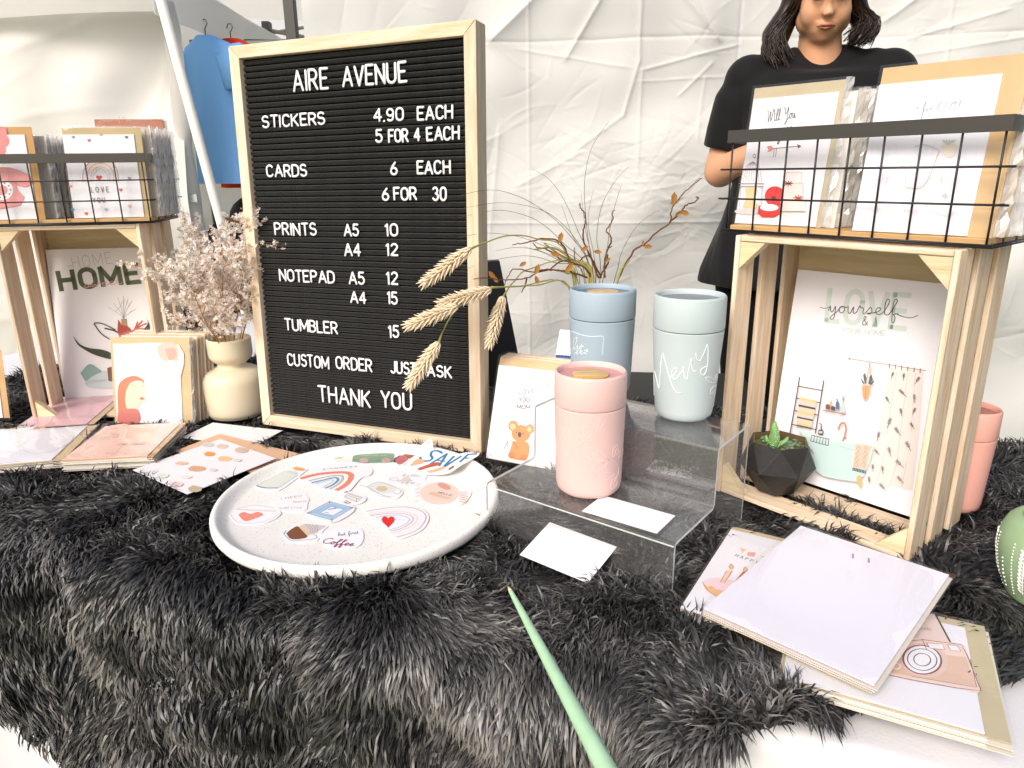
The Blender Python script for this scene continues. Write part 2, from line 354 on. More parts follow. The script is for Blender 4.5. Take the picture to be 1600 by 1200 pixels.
class Art:
    """flat print on a thing's local XY plane; points are given in pixels of the photo (through zoom t=(ox,oy,scale)) or in local metres"""
    def __init__(s, root, z=0.0003, t=(0, 0, 1), px=True):
        s.root = root; s.M = wm(root); s.mb = MB(); s.mats = []; s.z = z; s.t = t; s.px = px
    def P(s, p):
        if not s.px: return Vector((p[0], p[1]))
        d = ray(s.t[0]+p[0]*s.t[2], s.t[1]+p[1]*s.t[2]); o = s.M.translation; n = s.M.to_3x3() @ Vector((0, 0, 1))
        k = ((o-CP).dot(n))/d.dot(n); q = s.M.inverted() @ (CP+d*k); return Vector((q.x, q.y))
    def k(s, c):
        m = ink(c)
        if m not in s.mats: s.mats.append(m)
        s.mb.k = s.mats.index(m); s.z += 0.00004
    def _poly(s, q):
        a = sum(q[i].x*q[(i+1) % len(q)].y-q[(i+1) % len(q)].x*q[i].y for i in range(len(q)))
        if a < 0: q = q[::-1]
        s.mb.add([(p.x, p.y, s.z) for p in q], [tuple(range(len(q)))])
    def poly(s, pts, c, smooth=False):
        s.k(c); q = [s.P(p) for p in pts]
        if smooth: q = [Vector((v.x, v.y)) for v in smooth_path(q+[q[0]], 4)][:-1]
        s._poly(q); return s
    def _rib(s, q, wd):
        L_, R_ = ribbon(q, wd); n = len(L_)
        s.mb.add([(p.x, p.y, s.z) for p in L_+R_], [(i, n+i, n+i+1, i+1) for i in range(n-1)])
    def line(s, pts, wd, c, smooth=True):
        s.k(c); q = [s.P(p) for p in pts]
        if smooth and len(q) > 2: q = [Vector((v.x, v.y)) for v in smooth_path(q, 5)]
        s._rib(q, wd); return s
    def ell(s, c0, rx, ry, c, rot=0):
        n = 20; s.k(c)
        s._poly([s.P((c0[0]+rx*math.cos(2*math.pi*i/n)*math.cos(rot)-ry*math.sin(2*math.pi*i/n)*math.sin(rot), c0[1]+rx*math.cos(2*math.pi*i/n)*math.sin(rot)+ry*math.sin(2*math.pi*i/n)*math.cos(rot))) for i in range(n)])
        return s
    def heart(s, c0, r, c, up=-1):
        pts = []
        for i in range(20):
            t = 2*math.pi*i/20
            pts.append((c0[0]+r*math.sin(t)**3, c0[1]+up*r*(13*math.cos(t)-5*math.cos(2*t)-2*math.cos(3*t)-math.cos(4*t))/16))
        return s.poly(pts, c)
    def text(s, txt, a, b, h, wd, c, cursive=False, gap=.17, hpx=None):
        """line of lettering from baseline point a to b; h = cap height in metres"""
        s.k(c); A_, B_ = s.P(a), s.P(b); d = B_-A_; L0 = d.length
        letters, W_ = script(txt) if cursive else block(txt, gap)
        e = d/W_; nrm = Vector((-d.y, d.x)).normalized()*h
        for let in letters:
            for st in let:
                for rn in (st,) if cursive else runs(st):
                    q = [A_+e*p[0]+nrm*p[1] for p in rn]; s._rib(q, wd)
        return s
    def done(s, name='print', parent=None):
        if not s.mb.f: return None
        return s.mb.build(name, s.mats, parent or s.root)
# ================================================================== SETTING
rng = np.random.default_rng(5)
def np_mesh(name, V, F, mats, smooth=True, parent=None, matidx=None, attr=None):
    me = bpy.data.meshes.new(name); k = F.shape[1]
    me.vertices.add(len(V)); me.vertices.foreach_set('co', np.asarray(V, np.float32).ravel())
    me.loops.add(F.size); me.loops.foreach_set('vertex_index', F.astype(np.int32).ravel())
    me.polygons.add(len(F)); me.polygons.foreach_set('loop_start', np.arange(0, F.size, k, dtype=np.int32))
    for m in (mats if isinstance(mats, list) else [mats]): me.materials.append(m)
    if smooth: me.polygons.foreach_set('use_smooth', np.ones(len(F), bool))
    if attr is not None:
        a = me.attributes.new('tone', 'FLOAT', 'POINT'); a.data.foreach_set('value', attr.astype(np.float32))
    me.update(calc_edges=True); me.validate()
    o = bpy.data.objects.new(name, me); COL.objects.link(o)
    if parent: o.parent = parent
    return o
def grid_faces(nu, nv):
    i = np.arange(nu-1)[None, :]+nu*np.arange(nv-1)[:, None]; i = i.ravel()
    return np.stack([i, i+1, i+1+nu, i+nu], 1)
def snoise(x, y, seed, scale, n=14):
    r = np.random.default_rng(seed); o = np.zeros_like(x)
    for _ in range(n):
        a = r.uniform(0, 2*np.pi); f = r.uniform(.6, 1.6)/scale*2*np.pi; o += np.sin((x*np.cos(a)+y*np.sin(a))*f+r.uniform(0, 6.28))
    return o/np.sqrt(n/2)

# ground: one sheet of sunny turf
g = mat('turf', '66754a', 0.9, 0.1, vscale=3, col2='4c5a34', bump=0.8, bscale=60)
mb = MB(); mb.box(-120, -120, -0.3, 120, 120, 0); tag(mb.build('ground', g), kind='structure')

# crumpled polyester walls
def crumple(U, V, seed, ncre, amp, big=0.02, folds=(), segs=(), clus=()):
    r = np.random.default_rng(seed); h = snoise(U, V, seed, .9)*big+snoise(U, V, seed+1, .33)*big*.25
    U0, U1, V0, V1 = U.min(), U.max(), V.min(), V.max()
    fields = 0
    for _ in range(ncre):
        cx, cy = r.uniform(U0, U1), r.uniform(V0, V1); a = r.choice([r.normal(.6, .35), r.normal(2.2, .35), r.uniform(0, 3.14)]); Ln = r.uniform(.08, .45); wd = r.uniform(.006, .018)
        dx, dy = U-cx, V-cy; al = dx*np.cos(a)+dy*np.sin(a); ac = -dx*np.sin(a)+dy*np.cos(a)+.05*al*al/Ln*r.normal()
        A = amp*r.uniform(.4, 1)*r.choice([-1, 1])*wd/.015
        h = h+A*np.exp(-np.abs(ac)/wd)*np.clip(1.3-np.abs(al)/Ln, 0, 1)
    for (cx0, cy0, sx, sy, n_) in clus:                 # patches of small crisp wrinkles
        for _ in range(n_):
            cx, cy = r.normal(cx0, sx), r.normal(cy0, sy); a = r.choice([r.normal(.55, .3), r.normal(.1, .25), r.normal(2.5, .3), r.uniform(0, 3.14)]); Ln = r.uniform(.025, .13); wd = r.uniform(.0028, .0060)
            i0, i1 = np.searchsorted(U[0], [cx-Ln*1.4, cx+Ln*1.4]); j0, j1 = np.searchsorted(V[:, 0], [cy-Ln*1.4, cy+Ln*1.4])
            if i1 <= i0 or j1 <= j0: continue
            dx, dy = U[j0:j1, i0:i1]-cx, V[j0:j1, i0:i1]-cy; al = dx*np.cos(a)+dy*np.sin(a); ac = -dx*np.sin(a)+dy*np.cos(a)+r.normal()*al*al*1.2
            h[j0:j1, i0:i1] += .0022*r.uniform(.4, 1)*r.choice([-1, 1])*np.exp(-np.abs(ac)/wd)*np.clip(1.3-np.abs(al)/Ln, 0, 1)
    for (x0, y0, x1, y1, wd, A) in segs:
        Ln = math.hypot(x1-x0, y1-y0)/2; cx, cy = (x0+x1)/2, (y0+y1)/2; a = math.atan2(y1-y0, x1-x0); dx, dy = U-cx, V-cy; al = dx*np.cos(a)+dy*np.sin(a); ac = -dx*np.sin(a)+dy*np.cos(a)
        h = h+.75*A*np.exp(-np.abs(ac)/wd)*np.clip((1.15-np.abs(al)/Ln)*4, 0, 1)
    for (o, p, wd, A) in folds:
        h = h+A*np.exp(-np.abs((U if o == 'u' else V)-p)/wd)
    return h
cloth = mat('tent_polyester', 'e9e7e3', 0.75, 0.25, trans=0.30, bump=0.15, bscale=90)
cloth2 = mat('tent_polyester_far', 'f0eeea', 0.8, 0.2, trans=0.65); cloth3 = mat('tent_polyester_side', 'e2dfda', 0.8, 0.2, trans=0.08)
def cloth_wall(name, P0, P1, z0, z1, nu, nv, seed, ncre, amp, m, label, big=.02, folds=(), segs=(), clus=(), vs=None):
    P0, P1 = Vector(P0), Vector(P1); L_ = (P1-P0).length
    u = np.linspace(0, L_, nu); v = np.linspace(z0, z1, nv) if vs is None else vs; nv = len(v); U, V = np.meshgrid(u, v)
    h = crumple(U, V, seed, ncre, amp, big, folds, segs, clus); d = (P1-P0)/L_; n = Vector((d.y, -d.x))
    X = P0.x+d.x*U+n.x*h; Y = P0.y+d.y*U+n.y*h
    o = np_mesh(name, np.stack([X.ravel(), Y.ravel(), V.ravel()], 1), grid_faces(nu, nv), m)
    return tag(o, label, 'tent wall')
def wp(x, y): q = atY(x, y, 2.58); return q.x+.68, q.z
def ws(a, b, wd, A): return (*wp(*a), *wp(*b), wd, A)
SEGS = [ws((1000, -60), (998, 95), .006, .010), ws((998, 95), (975, 180), .007, .010), ws((1003, 110), (995, 270), .006, .007), ws((950, -20), (885, 90), .010, .012), ws((1050, -20), (1120, 65), .010, .014), ws((860, -30), (765, 62), .030, .030), ws((812, 74), (980, 106), .004, .005), ws((1005, 110), (1150, 72), .004, .007), ws((1000, 128), (1150, 120), .003, .004),
        ws((975, 180), (900, 235), .006, .006), ws((1420, 60), (1560, 20), .006, .008), ws((1400, 90), (1600, 60), .005, .006), ws((1390, 30), (1470, -30), .012, .014), ws((1100, 120), (1085, 220), .004, .004), ws((905, 240), (810, 290), .010, .007), ws((780, 200), (760, 420), .012, .006), ws((1060, 150), (1110, 100), .005, .006)]
CL = [(*wp(960, 260), .14, .07, 60), (*wp(1060, 290), .10, .09, 60), (*wp(890, 300), .12, .06, 34), (*wp(1020, 400), .16, .09, 34), (*wp(850, 520), .20, .10, 60), (*wp(1090, 60), .10, .08, 16), (*wp(1500, 60), .18, .12, 24), (*wp(820, 160), .2, .12, 20), (*wp(1560, 500), .2, .14, 40), (*wp(1420, 200), .5, .4, 60), (*wp(600, 30), .3, .1, 16)]
cloth_wall('tent_wall', (-0.68, 2.62), (2.7, 2.52), 0.01, 2.5, 800, 460, 11, 110, .0036, cloth, 'crumpled white fabric tent wall right behind the woman in black', .024,
           [('u', .75, .004, .004), ('u', 1.45, .004, -.004), ('u', 2.15, .004, .004), ('v', 1.02, .004, .004), ('v', 1.62, .005, -.004), ('v', 2.2, .004, .004)], SEGS, CL, np.concatenate([np.linspace(.01, .5, 20), np.linspace(.51, 1.95, 380), np.linspace(1.96, 2.5, 40)]))
# the neighbouring stall, left and further back
cloth_wall('tent_wall', (-4.6, 2.76), (-1.225, 2.80), 0.05, 1.80, 260, 140, 23, 90, .010, cloth3, 'smooth white fabric side wall of the neighbouring stall, behind the left crate', .03)
def leg(name, a, b, wd, m, label, cat, sub=True):
    a, b = Vector(a), Vector(b); t = thing(name, label, cat, b); d = a-b
    mb = MB(); mb.tube([(0, 0, 0), tuple(d)], wd/2, 4); mb.build('post', m, t)
    return t
wmetal = mat('white_powder_coat', 'dedcd6', 0.45, 0.4); gmetal = mat('grey_metal', '8d8c88', 0.4, 0.5, metal=0.4); dmetal = mat('dark_metal', '4a4845', 0.45, 0.5)
# fabric wrapped leg of the neighbour's frame
t = thing('tent_post', 'white tent post wrapped in fabric beside the hanging blue shirt', 'tent post', (-1.235, 2.84, 0))
mb = MB(); zz = np.linspace(0.02, 1.80, 22); mb.tube([(0.006*math.sin(z*9), 0, z) for z in zz], [0.032+.004*math.sin(z*23) for z in zz], 12); mb.build('fabric_sleeve', cloth2, t, True)
mb = MB(); mb.box(-.036, -.045, 1.10, .036, -.034, 1.13, .002); mb.build('strap', mat('pale_strap', 'b9c2bd', .6), t)
mb = MB(); mb.box(-.075, -.075, 0.0, .075, .075, .02, .003); mb.build('foot_plate', gmetal, t)
# grey pole leaning in front of it
a_, b_ = atY(243, -30, 2.35), atY(352, 372, 2.35); dd = (b_-a_); b2 = a_+dd*((a_.z-0.0)/(a_.z-b_.z)); a2 = a_-dd*.5
t = thing('tent_pole', 'pale grey tent pole leaning past the left stall wall', 'tent pole', b2)
mb = MB(); mb.tube([(0, 0, 0), tuple(a2-b2)], .016, 8); mb.build('pole', mat('pale_metal', 'e8e4da', .6, .3), t, True)
mb = MB(); mb.tube([(0, 0, 0), (0, 0, .03)], .035, 8); mb.build('foot', gmetal, t)
# dark pole behind the letter board
a_, b_ = atY(448, -60, 2.7), atY(462, 60, 2.7)
t = thing('tent_pole', 'dark tent pole rising behind the top of the letter board', 'tent pole', (-.79, 2.72, 0))
p0 = atY(452, 0, 2.72); mb = MB(); mb.box(-.019+p0.x+.79, -.018, 0, .019+p0.x+.79, .018, 2.6, .003); mb.build('pole', dmetal, t)
mb = MB(); mb.box(p0.x+.79-.035, -.035, 1.2, p0.x+.79+.035, .035, 1.25, .004); mb.build('collar', dmetal, t)
# canopies of the neighbouring stalls: sloping roof with valance
def canopy(name, x0, x1, y0, y1, zv0, zv1, ztop, label, seed):
    t = thing(name, label, 'canopy', ((x0+x1)/2, (y0+y1)/2, zv1)); c = t.location
    n = 40
    u = np.linspace(x0, x1, n); v = np.linspace(y0, y1, n); U, V = np.meshgrid(u, v)
    a = np.maximum(np.abs((U-c.x)/(x1-x0)*2), np.abs((V-c.y)/(y1-y0)*2)); Z = zv1+(ztop-zv1)*(1-a)+snoise(U, V, seed, .8)*.006-.03*np.sin(np.pi*(1-a))
    np_mesh('roof', np.stack([U.ravel()-c.x, V.ravel()-c.y, Z.ravel()-c.z], 1), grid_faces(n, n), cloth2, parent=t)
    for (A, B) in (((x0, y0), (x1, y0)), ((x1, y0), (x1, y1)), ((x1, y1), (x0, y1)), ((x0, y1), (x0, y0))):
        m_ = 60; s_ = np.linspace(0, 1, m_); rows = []
        for k in range(6):
            q = k/5; wv = .012*np.sin(s_*23+seed)*(q)
            rows.append(np.stack([A[0]+(B[0]-A[0])*s_-c.x+wv*(B[1] != A[1]), A[1]+(B[1]-A[1])*s_-c.y+wv*(B[0] != A[0]), np.full(m_, zv1+(zv0-zv1)*q-c.z)+.01*np.sin(s_*14)*q], 1))
        np_mesh('valance', np.concatenate(rows), grid_faces(m_, 6), cloth2, parent=t)
    return t
canopy('canopy', -4.5, -1.22, 2.70, 5.6, 1.735, 1.90, 2.6, 'white canopy with a valance over the neighbouring stall at top left', 3)
canopy('canopy', -2.3, 1.5, 4.3, 7.7, 2.02, 2.22, 2.9, 'white canopy of a stall further back, seen between shirt and dark pole', 5)
# truss of that stall
cloth_wall('tent_wall', (-4.0, 6.0), (1.2, 6.2), 0.02, 2.2, 120, 60, 29, 40, .012, cloth3, 'far white stall wall glimpsed between the shirt and the letter board', .03)
t = thing('roof_truss', 'folding metal truss under the far canopy above the blue shirt', 'frame', (-1.1, 4.95, 0))
q = [atY(368, 50, 4.95), atY(416, 47, 4.95), atY(440, 60, 4.95), atY(470, 52, 4.95)]
mb = MB(); mb.tube([tuple(p-t.location) for p in (atY(330, 30, 4.95), atY(475, 58, 4.95))], .012, 6); mb.build('truss_bar', gmetal, t)
mb = MB(); mb.tube([tuple(p-t.location) for p in (atY(352, 64, 4.95), atY(480, 42, 4.95))], .010, 6); mb.build('truss_bar', gmetal, t)
mb = MB(); c_ = atY(385, 53, 4.93)-t.location; mb.box(c_.x-.03, -.04, c_.z-.03, c_.x+.03, .02, c_.z+.03, .004); mb.build('bracket', dmetal, t)
mb = MB(); c_ = atY(417, 50, 4.93)-t.location; mb.box(c_.x-.025, -.04, c_.z-.09, c_.x+.025, .02, c_.z+.06, .004); mb.build('bracket', dmetal, t)
mb = MB(); mb.box(-.02, -.02, 0, .02, .02, 2.4); mb.build('leg', wmetal, t)

# ------------------------------------------------------------------ clothes on the neighbour's rail
t = thing('clothes_rail', 'metal clothes rail that carries the shirts of the neighbouring stall', 'clothes rail', (-1.12, 3.3, 0))
mb = MB(); mb.tube([(.25, .30, 0), (.25, .30, 1.80), (-.35, .30, 1.80), (-.35, .30, 0)], .012, 8); mb.build('rail', gmetal, t, True)
def garment(name, label, cat, c, w_, h_, colr, rz, sleeve=True, hole=True):
    """a T-shirt hanging from a hanger: body, sleeves and neck as one softly folded shell"""
    t = thing(name, label, cat, c, (0, 0, rz))
    mb = MB(); n = 28; rows = []
    prof = [(0, .28), (.03, .55), (.06, .86), (.12, .98), (.22, .88), (.4, .86), (.7, .9), (1, .93)]
    for (f_, wd) in prof:
        row = []
        for k in range(n):
            a = 2*math.pi*k/n; cx = math.cos(a)*w_/2*wd; th = .035+.02*f_
            fold = .010*math.sin(a*5+f_*2)*f_
            row.append((cx+fold, math.sin(a)*th+fold*1.4, -h_*f_))
        rows.append(row)
    for r_ in rows: mb.v += r_
    for i in range(len(rows)-1):
        for k in range(n): mb.f.append((i*n+k, i*n+(k+1) % n, (i+1)*n+(k+1) % n, (i+1)*n+k)); mb.m.append(0)
    mb.build('shirt_body', mat('cotton_'+colr, colr, .85, .15, bump=.2, bscale=40), t, True)
    if sleeve:
        for s_ in (-1, 1):
            mb = MB(); mb.tube([(s_*w_*.42, 0, -h_*.10), (s_*w_*.52, 0, -h_*.2), (s_*w_*.56, 0, -h_*.36)], [.06, .068, .06], 10, flat=.5); mb.build('sleeve', MATS['cotton_'+colr], t, True)
    mb = MB(); mb.tube([(0, 0, 0)]+[(.018*math.cos(R(a)), 0, .045+.018*math.sin(R(a))) for a in (-90, 0, 60, 120, 180)], .0025, 6); mb.tube([(-w_*.38, 0, -.05), (0, 0, .0), (w_*.38, 0, -.05)], .005, 6); mb.build('hanger', gmetal, t, True)
    return t
c = atY(345, 20, 3.0)
garment('blue_shirt', 'light blue T-shirt hanging behind the white tent post', 'T-shirt', (-1.215, 3.12, 1.735), .30, .57, '86c0fb', R(-30))
garment('red_shirt', 'orange red T-shirt hanging just behind the blue one', 'T-shirt', (-1.165, 3.26, 1.745), .33, .60, 'e0401c', R(-30))
# dark bag and red bundle under the shirts
t = thing('duffel_bag', 'black bag standing under the hanging shirts', 'bag', (-1.13, 3.2, 0))
mb = MB(); mb.box(-.17, -.14, .0, .17, .14, 1.0, .03); mb.build('bag_body', mat('black_nylon', '15130f', .6), t, True)
mb = MB(); mb.sphere((.03, -.02, 1.02), (.13, .1, .10), 14, 10); mb.build('bag_top', MATS['black_nylon'], t, True)
mb = MB(); mb.tube([(-.09, -.13, .95), (-.05, -.19, 1.02), (.05, -.19, 1.02), (.09, -.13, .95)], .012, 6); mb.build('strap', mat('tan_leather', '9a6b45', .5), t, True)
mb = MB(); mb.box(.0, -.17, .78, .15, -.142, .93, .02); mb.build('pocket', mat('red_cloth', 'c9243a', .8), t)
# black stacking chair behind the board
t = thing('folding_chair', 'black chair whose back shows behind the right edge of the letter board', 'chair', (0.02, 1.72, 0), (0, 0, R(8)))
blk = mat('black_plastic', '0e0e10', .45, .4)
mb = MB(); zz = np.linspace(.62, .985, 8); mb.v = []
for z in zz:
    f_ = (z-.62)/.365; xr = .022-.060*f_; 
    for (x, y) in ((-.32, 0), (xr, 0), (xr, .03), (-.32, .03)): mb.v.append((x, y+.07*f_, z))
for i in range(7):
    for k in range(4): mb.f.append((i*4+k, i*4+(k+1) % 4, (i+1)*4+(k+1) % 4, (i+1)*4+k)); mb.m.append(0)
mb.f += [(3, 2, 1, 0), (28, 29, 30, 31)]; mb.m += [0, 0]
mb.build('backrest', blk, t)
mb = MB(); mb.box(-.33, -.38, .43, .05, .0, .46, .01); mb.build('seat', blk, t)
for (x, y) in ((-.31, -.36), (.03, -.36), (-.31, -.01), (.03, -.01)):
    mb = MB(); mb.tube([(x, y, 0), (x, y, .44)], .012, 8); mb.build('leg', dmetal, t)
# dark bin behind the table
t = thing('storage_bin', 'dark grey storage bin with a pale rim standing behind the table', 'bin', (.20, 1.78, 0), (0, 0, R(-6)))
mb = MB(); mb.box(-.42, -.14, 0, .42, .14, .60, .01); mb.build('bin_body', mat('dark_bin', '34342f', .6), t)
mb = MB(); mb.box(-.43, -.15, .602, .43, .15, .655, .008); mb.build('lid', mat('bin_lid', '2c2c29', .55), t)
# white side table and black cup behind the vase
t = thing('side_table', 'white topped side table behind the cream vase', 'table', (-.98, 2.15, 0), (0, 0, R(-12)))
wt = mat('white_laminate', 'dcdcdc', .5, .4)
mb = MB(); mb.box(-.35, -.3, .70, .45, .3, .73, .004); mb.build('tabletop', wt, t)
for (x, y) in ((-.31, -.26), (.41, -.26), (-.31, .26), (.41, .26)):
    mb = MB(); mb.box(x-.018, y-.018, 0, x+.018, y+.018, .70); mb.build('leg', gmetal, t)
p = atY(302, 525, 2.1)
t = thing('cup', 'black cup standing on the white side table between crate and vase', 'cup', (p.x, p.y, .7305))
mb = MB(); mb.lathe([(0.001, 0), (.03, 0), (.038, .1), (.036, .1), (.029, .006), (0.001, .006)], 24); mb.build('cup_wall', blk, t, True, 40)
mb = MB(); mb.lathe([(.0385, .1002), (.040, .104), (.040, .108), (.0001, .110)], 24); mb.build('lid', blk, t, True, 40)

# ================================================================== TABLE, CLOTH, RUG
TO = Vector((0, .59)); TA = R(-22.5); TU = Vector((math.cos(TA), math.sin(TA))); TV = Vector((-TU.y, TU.x))
def tw(s_, t_, z): q = TO+TU*s_+TV*t_; return (q.x, q.y, z)
t = thing('market_table', 'trestle table under the white cloth and the black rug', 'table', (TO.x, TO.y, 0), (0, 0, TA))
mb = MB(); mb.box(-1.75, .035, .695, 1.05, .78, .725, .004); mb.build('tabletop', wt, t)
for (x, y) in ((-1.65, .12), (.95, .12), (-1.65, .7), (.95, .7)):
    mb = MB(); mb.tube([(x, y, 0), (x, y, .695)], .014, 8); mb.build('leg', gmetal, t)
# white table cloth: top sheet, rolled edge, hanging front with soft folds
def wrap(S, T, rad, ztop, out=0.0):
    """unfold coordinates: T>0 on the table, T<0 hangs over the front edge"""
    q = rad*math.pi/2
    a = np.clip(-T/q, 0, 1)*math.pi/2
    y = np.where(T > 0, T, np.where(T > -q, -rad*np.sin(a), -rad)) ; z = np.where(T > 0, ztop, np.where(T > -q, ztop-rad+rad*np.cos(a), ztop-rad+(T+q)))
    ny = -np.sin(a); nz = np.cos(a)
    return y, z, ny, nz
nu, nv = 320, 130
s_ = np.linspace(-1.8, 1.1, nu); t_ = np.concatenate([np.linspace(.79, .02, 50), np.linspace(.01, -.06, 18), np.linspace(-.07, -.72, nv-68)]); S, T = np.meshgrid(s_, t_)
Y, Z, NY, NZ = wrap(S, T, .02, .728)
fold = np.clip((-T-.02)/.3, 0, 1)*(snoise(S, S*0, 31, .22)*.012+snoise(S, T*.2, 32, .08)*.003+.014)
Y = Y+NY*fold+.018; Z = Z+NZ*(snoise(S, T, 33, .15)*.0006)
V = np.stack([TO.x+TU.x*S+TV.x*Y, TO.y+TU.y*S+TV.y*Y, Z], -1).reshape(-1, 3)
o = np_mesh('tablecloth', V, grid_faces(nu, len(t_)), mat('white_cotton', 'dedde0', .85, .15, bump=.15, bscale=300))
tag(o, 'white tablecloth hanging in soft folds below the black rug', 'tablecloth')

# rug ------------------------------------------------------------
# outline in unfold coordinates (s along the front edge, t back): two edges cross the front edge on the slant
RUG = [(-1.10, .12), (-.96, .02), (-.86, -.21), (-.71, -.30), (-.62, -.37), (-.20, -.72), (.11, -.13), (.19, -.045), (.29, .022), (.44, .125), (.80, .40), (1.05, .60), (1.02, .80), (-1.50, .80), (-1.45, .40)]
def inpoly(x, y, poly):
    c = np.zeros(x.shape, bool); n = len(poly); j = n-1
    for i in range(n):
        xi, yi = poly[i]; xj, yj = poly[j]
        c ^= ((yi > y) != (yj > y)) & (x < (xj-xi)*(y-yi)/(yj-yi+1e-12)+xi); j = i
    return c
RB = .747                                   # hide of the rug
def rug_point(S, T, h):
    Y, Z, NY, NZ = wrap(S, T, .045, RB)
    hang = np.clip((-T-.05)/.25, 0, 1)
    bulge = .012*snoise(S, T, 41, .22)+.006*snoise(S, T, 42, .09)
    bulge = np.where(T > .02, 0, bulge*np.clip((.02-T)/.08, 0, 1))+hang*.02
    Y = Y+NY*(h+bulge); Z = Z+NZ*h
    # slumping near the front edge
    return np.stack([TO.x+TU.x*S+TV.x*Y, TO.y+TU.y*S+TV.y*Y, Z], -1)
rugmat = mat('rug_hide', '201d1e', .9, .1)
nu, nv = 260, 200
s_ = np.linspace(-1.55, 1.08, nu); t_ = np.linspace(.8, -.775, nv); S, T = np.meshgrid(s_, t_)
P = rug_point(S, T, -.004).reshape(-1, 3); F = grid_faces(nu, nv)
ins = inpoly(S.ravel(), T.ravel(), RUG); F = F[ins[F].all(1)]
base = np_mesh('shaggy_rug', P, F, rugmat)
tag(base, 'black shaggy rug spread over the table and hanging down its front', 'rug')
FOOT = []                                   # footprints of what stands on the fur: (kind, data, height above which no fur)
# ================================================================== LETTER BOARD
oak = lambda a: wood(a, 'ead9c2', 'd9be9c', 'oak')
BW, BH, BD = .444, .643, .034
bd = thing('letter_board', 'black felt letter board in a pale oak frame with the price list', 'letter board', (-.4618, 1.2255, .758), (R(-2.84), R(-.55), R(-22.3)))
FW = .0195
for (nm, poly) in (('left', [(0, 0), (FW, FW), (FW, BH-FW), (0, BH)]), ('right', [(BW, 0), (BW, BH), (BW-FW, BH-FW), (BW-FW, FW)]),
                   ('top', [(0.0004, BH+.0003), (FW, BH-FW), (BW-FW, BH-FW), (BW-.0004, BH+.0003)]), ('bottom', [(0.0004, -.0003), (BW-.0004, -.0003), (BW-FW, FW), (FW, FW)])):
    mb = MB(); v = [(p[0], 0, p[1]) for p in poly]+[(p[0], BD, p[1]) for p in poly]
    mb.add(v, [(0, 1, 2, 3), (7, 6, 5, 4), (0, 4, 5, 1), (1, 5, 6, 2), (2, 6, 7, 3), (3, 7, 4, 0)])
    o = mb.build('frame_rail', oak('z' if nm in ('left', 'right') else 'x'), bd)
    bv = o.modifiers.new('b', 'BEVEL'); bv.width = .0012; bv.segments = 2
felt = mat('black_felt', '1b1a1a', .95, .15, var=.5, vscale=60, bump=.8, bscale=500, sheen=.25)
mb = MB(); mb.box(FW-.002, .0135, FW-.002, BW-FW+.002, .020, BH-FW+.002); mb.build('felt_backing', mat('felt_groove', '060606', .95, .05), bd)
pitch = .0094; nr = int((BH-2*FW)/pitch)
mb = MB(); x0, x1 = FW+.0003, BW-FW-.0003
n = 7; vs = []
for x in (x0, x1):
    for k in range(n):
        a = math.pi*k/(n-1); vs.append((x, .0135-.0052*math.sin(a), .0038*math.cos(a)))
mb.add(vs, [(k, k+1, n+k+1, n+k) for k in range(n-1)]+[tuple(range(n))[::-1], tuple(range(n, 2*n))])
rme = mb.mesh('felt_ridge', felt, True); rme.set_sharp_from_angle(angle=R(80))
for i in range(nr):
    part(rme, 'felt_ridge', bd, (0, random.uniform(-.0002, .0002), FW+pitch*(i+.5)+.0015))
mb = MB(); mb.box(.004, BD+.0005, .004, BW-.004, BD+.003, BH-.004); mb.build('back_panel', mat('hardboard', '6d5a48', .8), bd)
LET = [('AIRE',0.118,0.187,0.567,0.033),('AVENUE',0.212,0.328,0.568,0.031),('STICKERS',0.050,0.177,0.515,0.0205),('4.90',0.265,0.320,0.515,0.0205),('EACH',0.342,0.403,0.514,0.021),('5',0.267,0.281,0.484,0.021),('FOR',0.290,0.327,0.484,0.021),('4',0.335,0.347,0.485,0.020),('EACH',0.357,0.413,0.484,0.021),('CARDS',0.051,0.135,0.437,0.021),('6',0.291,0.305,0.436,0.021),('EACH',0.338,0.397,0.436,0.021),('6',0.274,0.288,0.398,0.021),('FOR',0.295,0.338,0.398,0.021),('30',0.364,0.389,0.397,0.022),('PRINTS',0.058,0.146,0.342,0.022),('A5',0.199,0.229,0.342,0.021),('10',0.277,0.302,0.343,0.021),('A4',0.197,0.230,0.310,0.022),('12',0.277,0.301,0.312,0.021),('NOTEPAD',0.060,0.176,0.264,0.022),('A5',0.203,0.235,0.264,0.022),('12',0.275,0.298,0.266,0.022),('A4',0.204,0.236,0.233,0.021),('15',0.275,0.296,0.234,0.022),('TUMBLER',0.063,0.176,0.178,0.0225),('15',0.275,0.296,0.179,0.022),('CUSTOM',0.063,0.153,0.115,0.0235),('ORDER',0.166,0.241,0.117,0.0235),('JUST',0.276,0.326,0.119,0.0225),('ASK',0.345,0.391,0.120,0.021),('THANK',0.125,0.234,0.054,0.0315),('YOU',0.254,0.315,0.057,0.031)]
wpl = mat('white_letter_plastic', 'eceaec', .35, .45)
